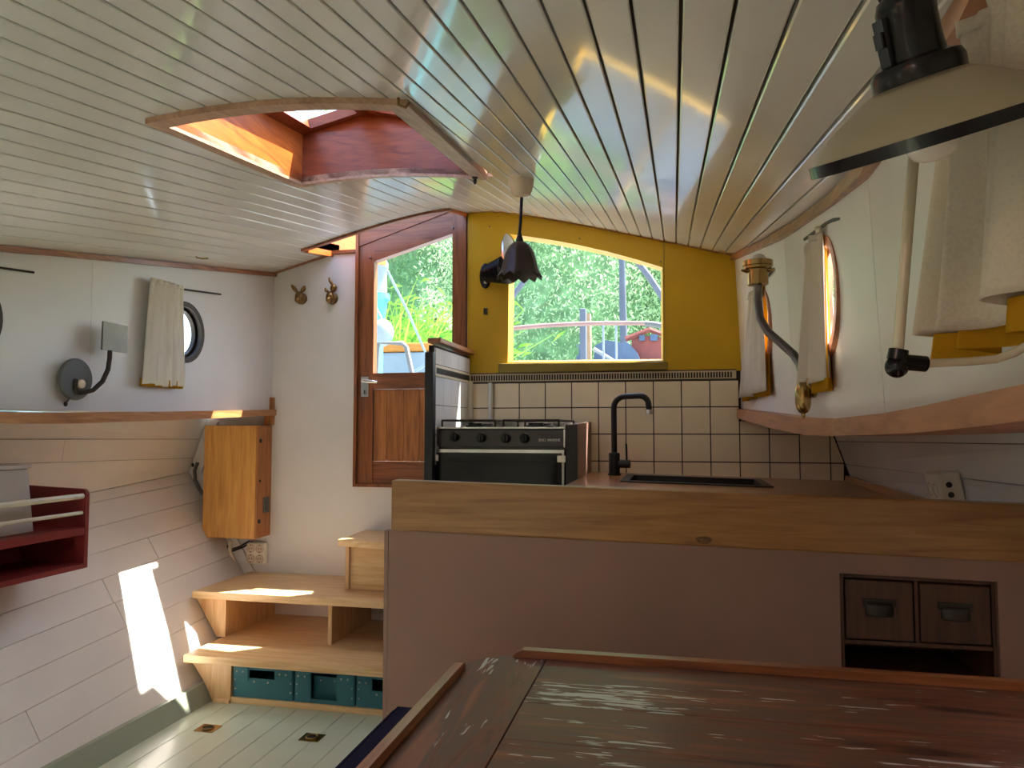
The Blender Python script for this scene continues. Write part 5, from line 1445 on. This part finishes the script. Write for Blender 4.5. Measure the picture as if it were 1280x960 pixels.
def foliage(b, c, rx, ry, rz, n, size, rnd, droop=.5):
    for _ in range(n):
        while True:
            q = Vector((rnd.uniform(-1, 1), rnd.uniform(-1, 1), rnd.uniform(-1, 1)))
            if .45 < q.length < 1: break
        lump = 1 + .16 * math.sin(5 * q.x + 3 * q.z) + .12 * math.sin(9 * q.y + 7 * q.z)
        p = Vector((c[0] + q.x * rx * lump, c[1] + q.y * ry * lump, c[2] + q.z * rz * lump))
        d = Vector((rnd.gauss(0, 1), rnd.gauss(0, 1), rnd.gauss(-droop, .8))).normalized()
        s = d.cross(Vector((rnd.gauss(0, 1), rnd.gauss(0, 1), rnd.gauss(0, 1)))).normalized()
        L = size * rnd.uniform(.7, 1.4); w_ = L * .34
        b.add([p - d * L, p + s * w_, p + d * L, p - s * w_], [(0, 1, 2, 3)])
rf = random.Random(11)
def tree(name, x, y, z0, h, rx, n, size, m, label, group=None, droop=.5):
    t = thing(name, (x, y, z0), label, 'tree', group)
    b = B(); b.tube([(x, y, z0 - .3), (x + .1, y, z0 + h * .3), (x - .1, y, z0 + h * .6), (x, y, z0 + h * .9)], [.22, .18, .12, .04], 8)
    for k in range(5):
        a = k * 1.3; b.tube([(x, y, z0 + h * (.25 + .1 * k)), (x + rx * .6 * math.cos(a), y + rx * .5 * math.sin(a), z0 + h * (.42 + .1 * k))], [.08, .02], 6)
    obj('trunk', b, M['bark'], t)
    cr_ = B(); foliage(cr_, (x, y, z0 + h * .52), rx, rx * .8, h * .54, n, size, rf, droop)
    tag(obj('foliage', cr_, M[m], t, fix=False), kind='stuff')
    ib = B(); ib.ball((x, y + .3, z0 + h * .5), rx * .72, rx * .55, h * .44, 16, 10)
    obj('inner_crown', ib, M['inner'], t, smooth='all')
tree('willow_tree', -2.2, 15.0, -.2, 7.4, 2.5, 48000, .042, 'leaf_far', 'pale green willow filling the middle of the galley window', droop=1.0)
tree('willow_tree', .9, 15.6, -.2, 7.0, 2.6, 42000, .042, 'leaf_far', 'pale green willow behind the right side of the galley window', droop=1.0)
tree('willow_tree', -5.1, 17.2, -.2, 8.2, 2.8, 36000, .045, 'leaf_dark', 'dark green tree seen in the top of the door pane', droop=.6)
tree('willow_tree', -8.3, 17.6, -.2, 8.8, 2.9, 14000, .06, 'leaf_dark', 'dark tree behind the reeds at the left of the door pane', droop=.6)
tree('willow_tree', 4.3, 17.0, -.2, 7.2, 2.8, 9000, .07, 'leaf_dark', 'dark tree to the right of the galley window', droop=.6)
tree('shrub', -3.15, 9.6, -.4, 2.1, .5, 5000, .03, 'leaf_dark', 'small dark shrub at the lower right of the door pane')

def reeds(name, x0, x1, y0, y1, z0, h, n, label):
    b = B()
    for _ in range(n):
        x = rf.uniform(x0, x1); y = rf.uniform(y0, y1); hh = h * rf.uniform(.55, 1.1) * (1 - .25 * abs(2 * (x - x0) / (x1 - x0) - 1))
        lean = Vector((rf.gauss(0, .22), rf.gauss(0, .15), 0)); w_ = rf.uniform(.010, .02)
        p0 = Vector((x, y, z0)); p1 = p0 + lean * hh * .4 + Vector((0, 0, hh * .6)); p2 = p0 + lean * hh * 1.5 + Vector((0, 0, hh * rf.uniform(.85, 1)))
        s = Vector((1, rf.uniform(-.6, .6), 0)).normalized() * w_
        b.add([p0 - s, p0 + s, p1 + s, p1 - s, p2], [(0, 1, 2, 3), (3, 2, 4)])
        for k in range(4):
            f_ = rf.uniform(.35, .95); q = p0 + (p2 - p0) * f_; dd_ = Vector((rf.choice((-1, 1)) * rf.uniform(.5, 1), rf.uniform(-.4, .4), rf.uniform(.2, .9))).normalized() * rf.uniform(.15, .34)
            b.add([q, q + dd_ * .5 + Vector((0, 0, .02)), q + dd_ + Vector((0, 0, -.05)), q + dd_ * .5 - Vector((0, 0, .016))], [(0, 1, 2, 3)])
    o = obj(name, b, M['reed'], None, fix=False)
    tag(o, label, 'reeds', kind='stuff')
reeds('reed_bed', -4.5, -2.65, 8.4, 9.6, -.5, 2.35, 900, 'bright green sunlit reeds behind the door pane')
reeds('reed_bed', -2.05, -1.55, 8.6, 9.2, -.6, 1.5, 260, 'bright green reeds at the lower left of the galley window')

# ventilator with bollard and frame on the aft deck
VY = 5.4
V = lambda u, v, Y=VY: atY(u, v, Y)
ve = thing('deck_ventilator', V(470, 430), 'turquoise and white deck ventilator seen in the door pane', 'ventilator')
vx = V(466, 380).x
k5 = 5.6 / FPX
prof = [(15 * k5, V(466, 406).z), (19 * k5, V(466, 378).z), (19.5 * k5, V(466, 377).z), (22 * k5, V(466, 375).z), (22 * k5, V(466, 368).z), (18 * k5, V(466, 366).z)]
obj('lower_cone', B().lathe((vx, VY, 0), (0, 0, 1), prof, 28), M['cyan'], ve, smooth=True)
prof = [(18 * k5, V(466, 365.5).z), (18 * k5, V(466, 338).z), (19.5 * k5, V(466, 336).z), (19.5 * k5, V(466, 329).z), (15 * k5, V(466, 322).z), (4 * k5, V(466, 318).z)]
obj('upper_drum', B().lathe((vx, VY, 0), (0, 0, 1), prof, 28), M['boat_white'], ve, smooth=True)
obj('foot', B().lathe((vx, VY, 0), (0, 0, 1), [(14 * k5, -.26), (14 * k5, V(466, 406.5).z)], 20), M['cyan'], ve, smooth=True)
fe = V(478, 416, 5.1)
tag(obj('fender', B().ball(fe, 14 * k5, 14 * k5, 17 * k5, 18, 12).tube([fe + Vector((0, 0, .09)), Vector((vx, VY, fe.z + .30))], .008, 6), M['boat_white'], smooth='all'), 'pale round fender below the turquoise ventilator', 'fender')
_a, _b = V(470, 470, 4.9), V(520, 472, 4.9)
fr_ = [Vector((_a.x - .03, 4.9, -.26)), V(472, 429, 4.9), V(503, 429, 4.9), V(508, 434, 4.9), Vector((_b.x + .12, 4.9, -.26))]
tag(obj('deck_chair_frame', B().tube(fr_, .017, 10), M['grey_pl'], smooth=True), 'grey tubular frame on the deck behind the door', 'frame')
tag(obj('rope', B().tube([V(484, 338, 5.3), V(510, 390, 5.6), V(534, 446, 6.0), Vector((-1.85, 6.2, -.255))], .010, 8), M['boat_white'], smooth=True), 'pale rope running diagonally across the door pane', 'rope')
tag(obj('rope', B().tube([V(516, 466, 5.6), V(526, 460, 5.6), V(536, 452, 5.6), V(545, 448, 5.6), V(560, 480, 5.6), Vector((-1.9, 5.6, -.255))], .012, 8), M['boat_white'], smooth=True), 'pale rope end at the bottom of the door pane', 'rope')
ob = thing('moored_dinghy', V(505, 462, 7.4), 'orange and white dinghy behind the reeds in the door pane', 'boat')
a_, c_ = V(474, 456, 7.4), V(560, 456, 7.4)
obj('hull', B().hexa([(a_.x, 7.2, a_.z - .4), (c_.x, 7.2, a_.z - .4), (c_.x, 7.7, a_.z - .4), (a_.x, 7.7, a_.z - .4), (a_.x - .1, 7.1, a_.z + .10), (c_.x + .2, 7.1, a_.z + .10), (c_.x + .2, 7.8, a_.z + .10), (a_.x - .1, 7.8, a_.z + .10)]), M['boat_white'], ob, bevel=.03)
obj('gunwale', B().box(a_.x - .12, c_.x + .22, 7.08, 7.8, a_.z + .101, a_.z + .19), M['orange'], ob, bevel=.02)
aft = thing('aft_deck', (-.9, 4.5, -.3), 'pale deck and bulwark behind the aft bulkhead', 'deck')
obj('deck', B().box(-3.4, 1.4, 3.40, 6.3, -.34, -.26), M['boat_white'], aft)

# neighbouring boat seen through the galley window
WY = 7.6
W = lambda u, v, Y=WY: atY(u, v, Y)
nb = thing('moored_barge', W(760, 452), 'weathered red barge with blue tarp moored behind the galley window', 'boat')
hu = [W(600, 455, 7.0), W(690, 450.5, 7.0), W(760, 449, 7.0), W(900, 450, 7.0)]
b = B()
for p0, p1 in zip(hu, hu[1:]):
    b.hexa([(p0.x, 7.0, -1.5), (p1.x, 7.0, -1.5), (p1.x, 8.9, -1.5), (p0.x, 8.9, -1.5), (p0.x, 7.0, p0.z), (p1.x, 7.0, p1.z), (p1.x, 8.9, p1.z), (p0.x, 8.9, p0.z)])
obj('hull', b, M['boat_white'], nb)
a_, c_ = W(786, 452), W(850, 412)
obj('deckhouse', B().hexa([(a_.x, WY, a_.z - .4), (c_.x, WY, a_.z - .4), (c_.x, WY + 1, a_.z - .4), (a_.x, WY + 1, a_.z - .4), (W(790, 420).x, WY, W(790, 418).z), (c_.x, WY, W(840, 424).z), (c_.x, WY + 1, W(840, 424).z), (W(790, 420).x, WY + 1, W(790, 418).z)]), M['rust'], nb)
obj('roof_edge', B().tube([W(782, 424), W(812, 412), W(845, 424)], .03, 6), M['rust'], nb)
for u0, u1, v0, v1 in ((799, 806, 419, 426), (813, 822, 418, 426)):
    pa, pb = W(u0, v1, WY - .02), W(u1, v0, WY - .02); obj('window', B().box(pa.x, pb.x, WY - .03, WY - .005, pa.z, pb.z), M['blue_tarp'], nb)
b = B(); Pt = lambda u, v, Y=7.3: atY(u, v, Y)
tq = [Pt(742, 452), Pt(744, 432), Pt(757, 425), Pt(786, 429), Pt(796, 440), Pt(801, 452)]
obj('tarp', b.add(tq + [p + Vector((0, .7, 0)) for p in tq], [tuple(range(6)), tuple(range(11, 5, -1))] + [(i, (i + 1) % 6, 6 + (i + 1) % 6, 6 + i) for i in range(6)]), M['blue_tarp'], nb)
obj('winch', B().lathe(Pt(728, 452, 7.2), (0, 0, 1), [(.06, -.1), (.06, .05), (.035, .07), (.035, .14), (.065, .16)], 14), M['blue_tarp'], nb)
mp_ = [atY(725.5, 460, 6.8), atY(739, 386, 6.8)]
tag(obj('mooring_post', B().box(mp_[0].x, atY(733, 420, 6.8).x, 6.75, 6.85, -1.6, mp_[1].z), M['mast'], bevel=.01), 'blue-grey upright post in the middle of the galley window', 'post')
tag(obj('mooring_post', B().hexa([(atY(733.5, 450, 6.9).x, 6.88, -1.6), (atY(742, 450, 6.9).x, 6.88, -1.6), (atY(742, 450, 6.9).x, 6.98, -1.6), (atY(733.5, 450, 6.9).x, 6.98, -1.6), (atY(733, 450, 6.9).x, 6.88, atY(736, 392, 6.9).z), (atY(738, 450, 6.9).x, 6.88, atY(736, 392, 6.9).z), (atY(738, 450, 6.9).x, 6.98, atY(736, 392, 6.9).z), (atY(733, 450, 6.9).x, 6.98, atY(736, 392, 6.9).z)]), M['wood_pale']), 'pale wooden post beside the blue-grey post', 'post')
R_Y = 5.2
tag(obj('handrail', B().tube([atY(u, v, R_Y) for u, v in ((600, 414), (640, 410.5), (680, 407), (720, 405), (760, 404), (800, 404), (806, 404.5))], .016, 10), M['pinkrail'], smooth=True), 'weathered pinkish handrail arching across the galley window', 'handrail')
tag(obj('handrail_end', B().tube([atY(u, v, R_Y) for u, v in ((806, 404.5), (818, 405.5), (836, 409))], .020, 10), M['grey_pl'], smooth=True), 'dark sleeve at the right end of the handrail', 'handrail')
for u in (754, 770):
    tag(obj('stanchion', B().tube([atY(u, 404.5, R_Y), Vector((atY(u + 1, 470, R_Y).x, R_Y, -.26))], .008, 8), M['boat_white']), 'thin pale stanchion under the handrail, ' + ('left of the pair' if u < 760 else 'right of the pair'), 'stanchion')
tag(obj('mast', B().tube([Vector((atY(780, 440, 9.2).x, 9.2, -1.6)), atY(780, 440, 9.2), atY(777.5, 330, 9.2), atY(776, 250, 9.2)], [.055, .05, .04, .03], 10), M['mast'], smooth=True), 'thin grey mast standing behind the galley window', 'mast')
tag(obj('boom', B().tube([atY(760, 285, 5.0), atY(790, 318, 5.0), atY(812, 347, 5.0), atY(850, 405, 5.0), Vector((.75, 5.0, -.26))], .022, 10), M['mast'], smooth=True), 'dark diagonal spar across the upper right of the galley window', 'spar')
tag(obj('boom', B().tube([atY(660, 345, 5.0), atY(640, 372, 5.0), atY(615, 400, 5.0), Vector((-1.65, 5.0, -.26))], .018, 10), M['mast'], smooth=True), 'short grey spar behind the pendant lamp', 'spar')
tag(obj('gaff', B().tube([atY(742, 436, 6.97), atY(768, 452, 6.97), atY(772, 456, 6.99)], .018, 8), M['boat_white']), 'white pole leaning over the blue tarp', 'pole')

# far boats on the water to the left
for k_, (yy, xx) in enumerate(((34.0, -36.0), (40.0, -38.0))):
    fb_ = thing('moored_yacht', (xx, yy, ZW), 'distant white boat seen in the left porthole, ' + ('nearer one' if k_ == 0 else 'farther one'), 'boat')
    obj('hull', B().hexa([(xx - 3, yy - 1, ZW), (xx + 3, yy - 1, ZW), (xx + 3, yy + 1, ZW), (xx - 3, yy + 1, ZW), (xx - 3.6, yy - 1.2, ZW + 1.6), (xx + 3.6, yy - 1.2, ZW + 1.6), (xx + 3.6, yy + 1.2, ZW + 1.6), (xx - 3.6, yy + 1.2, ZW + 1.6)]), M['boat_white'], fb_)
    obj('cabin', B().box(xx - 2, xx + 1.6, yy - .8, yy + .8, ZW + 1.601, ZW + 2.8), M['blue_tarp'], fb_)
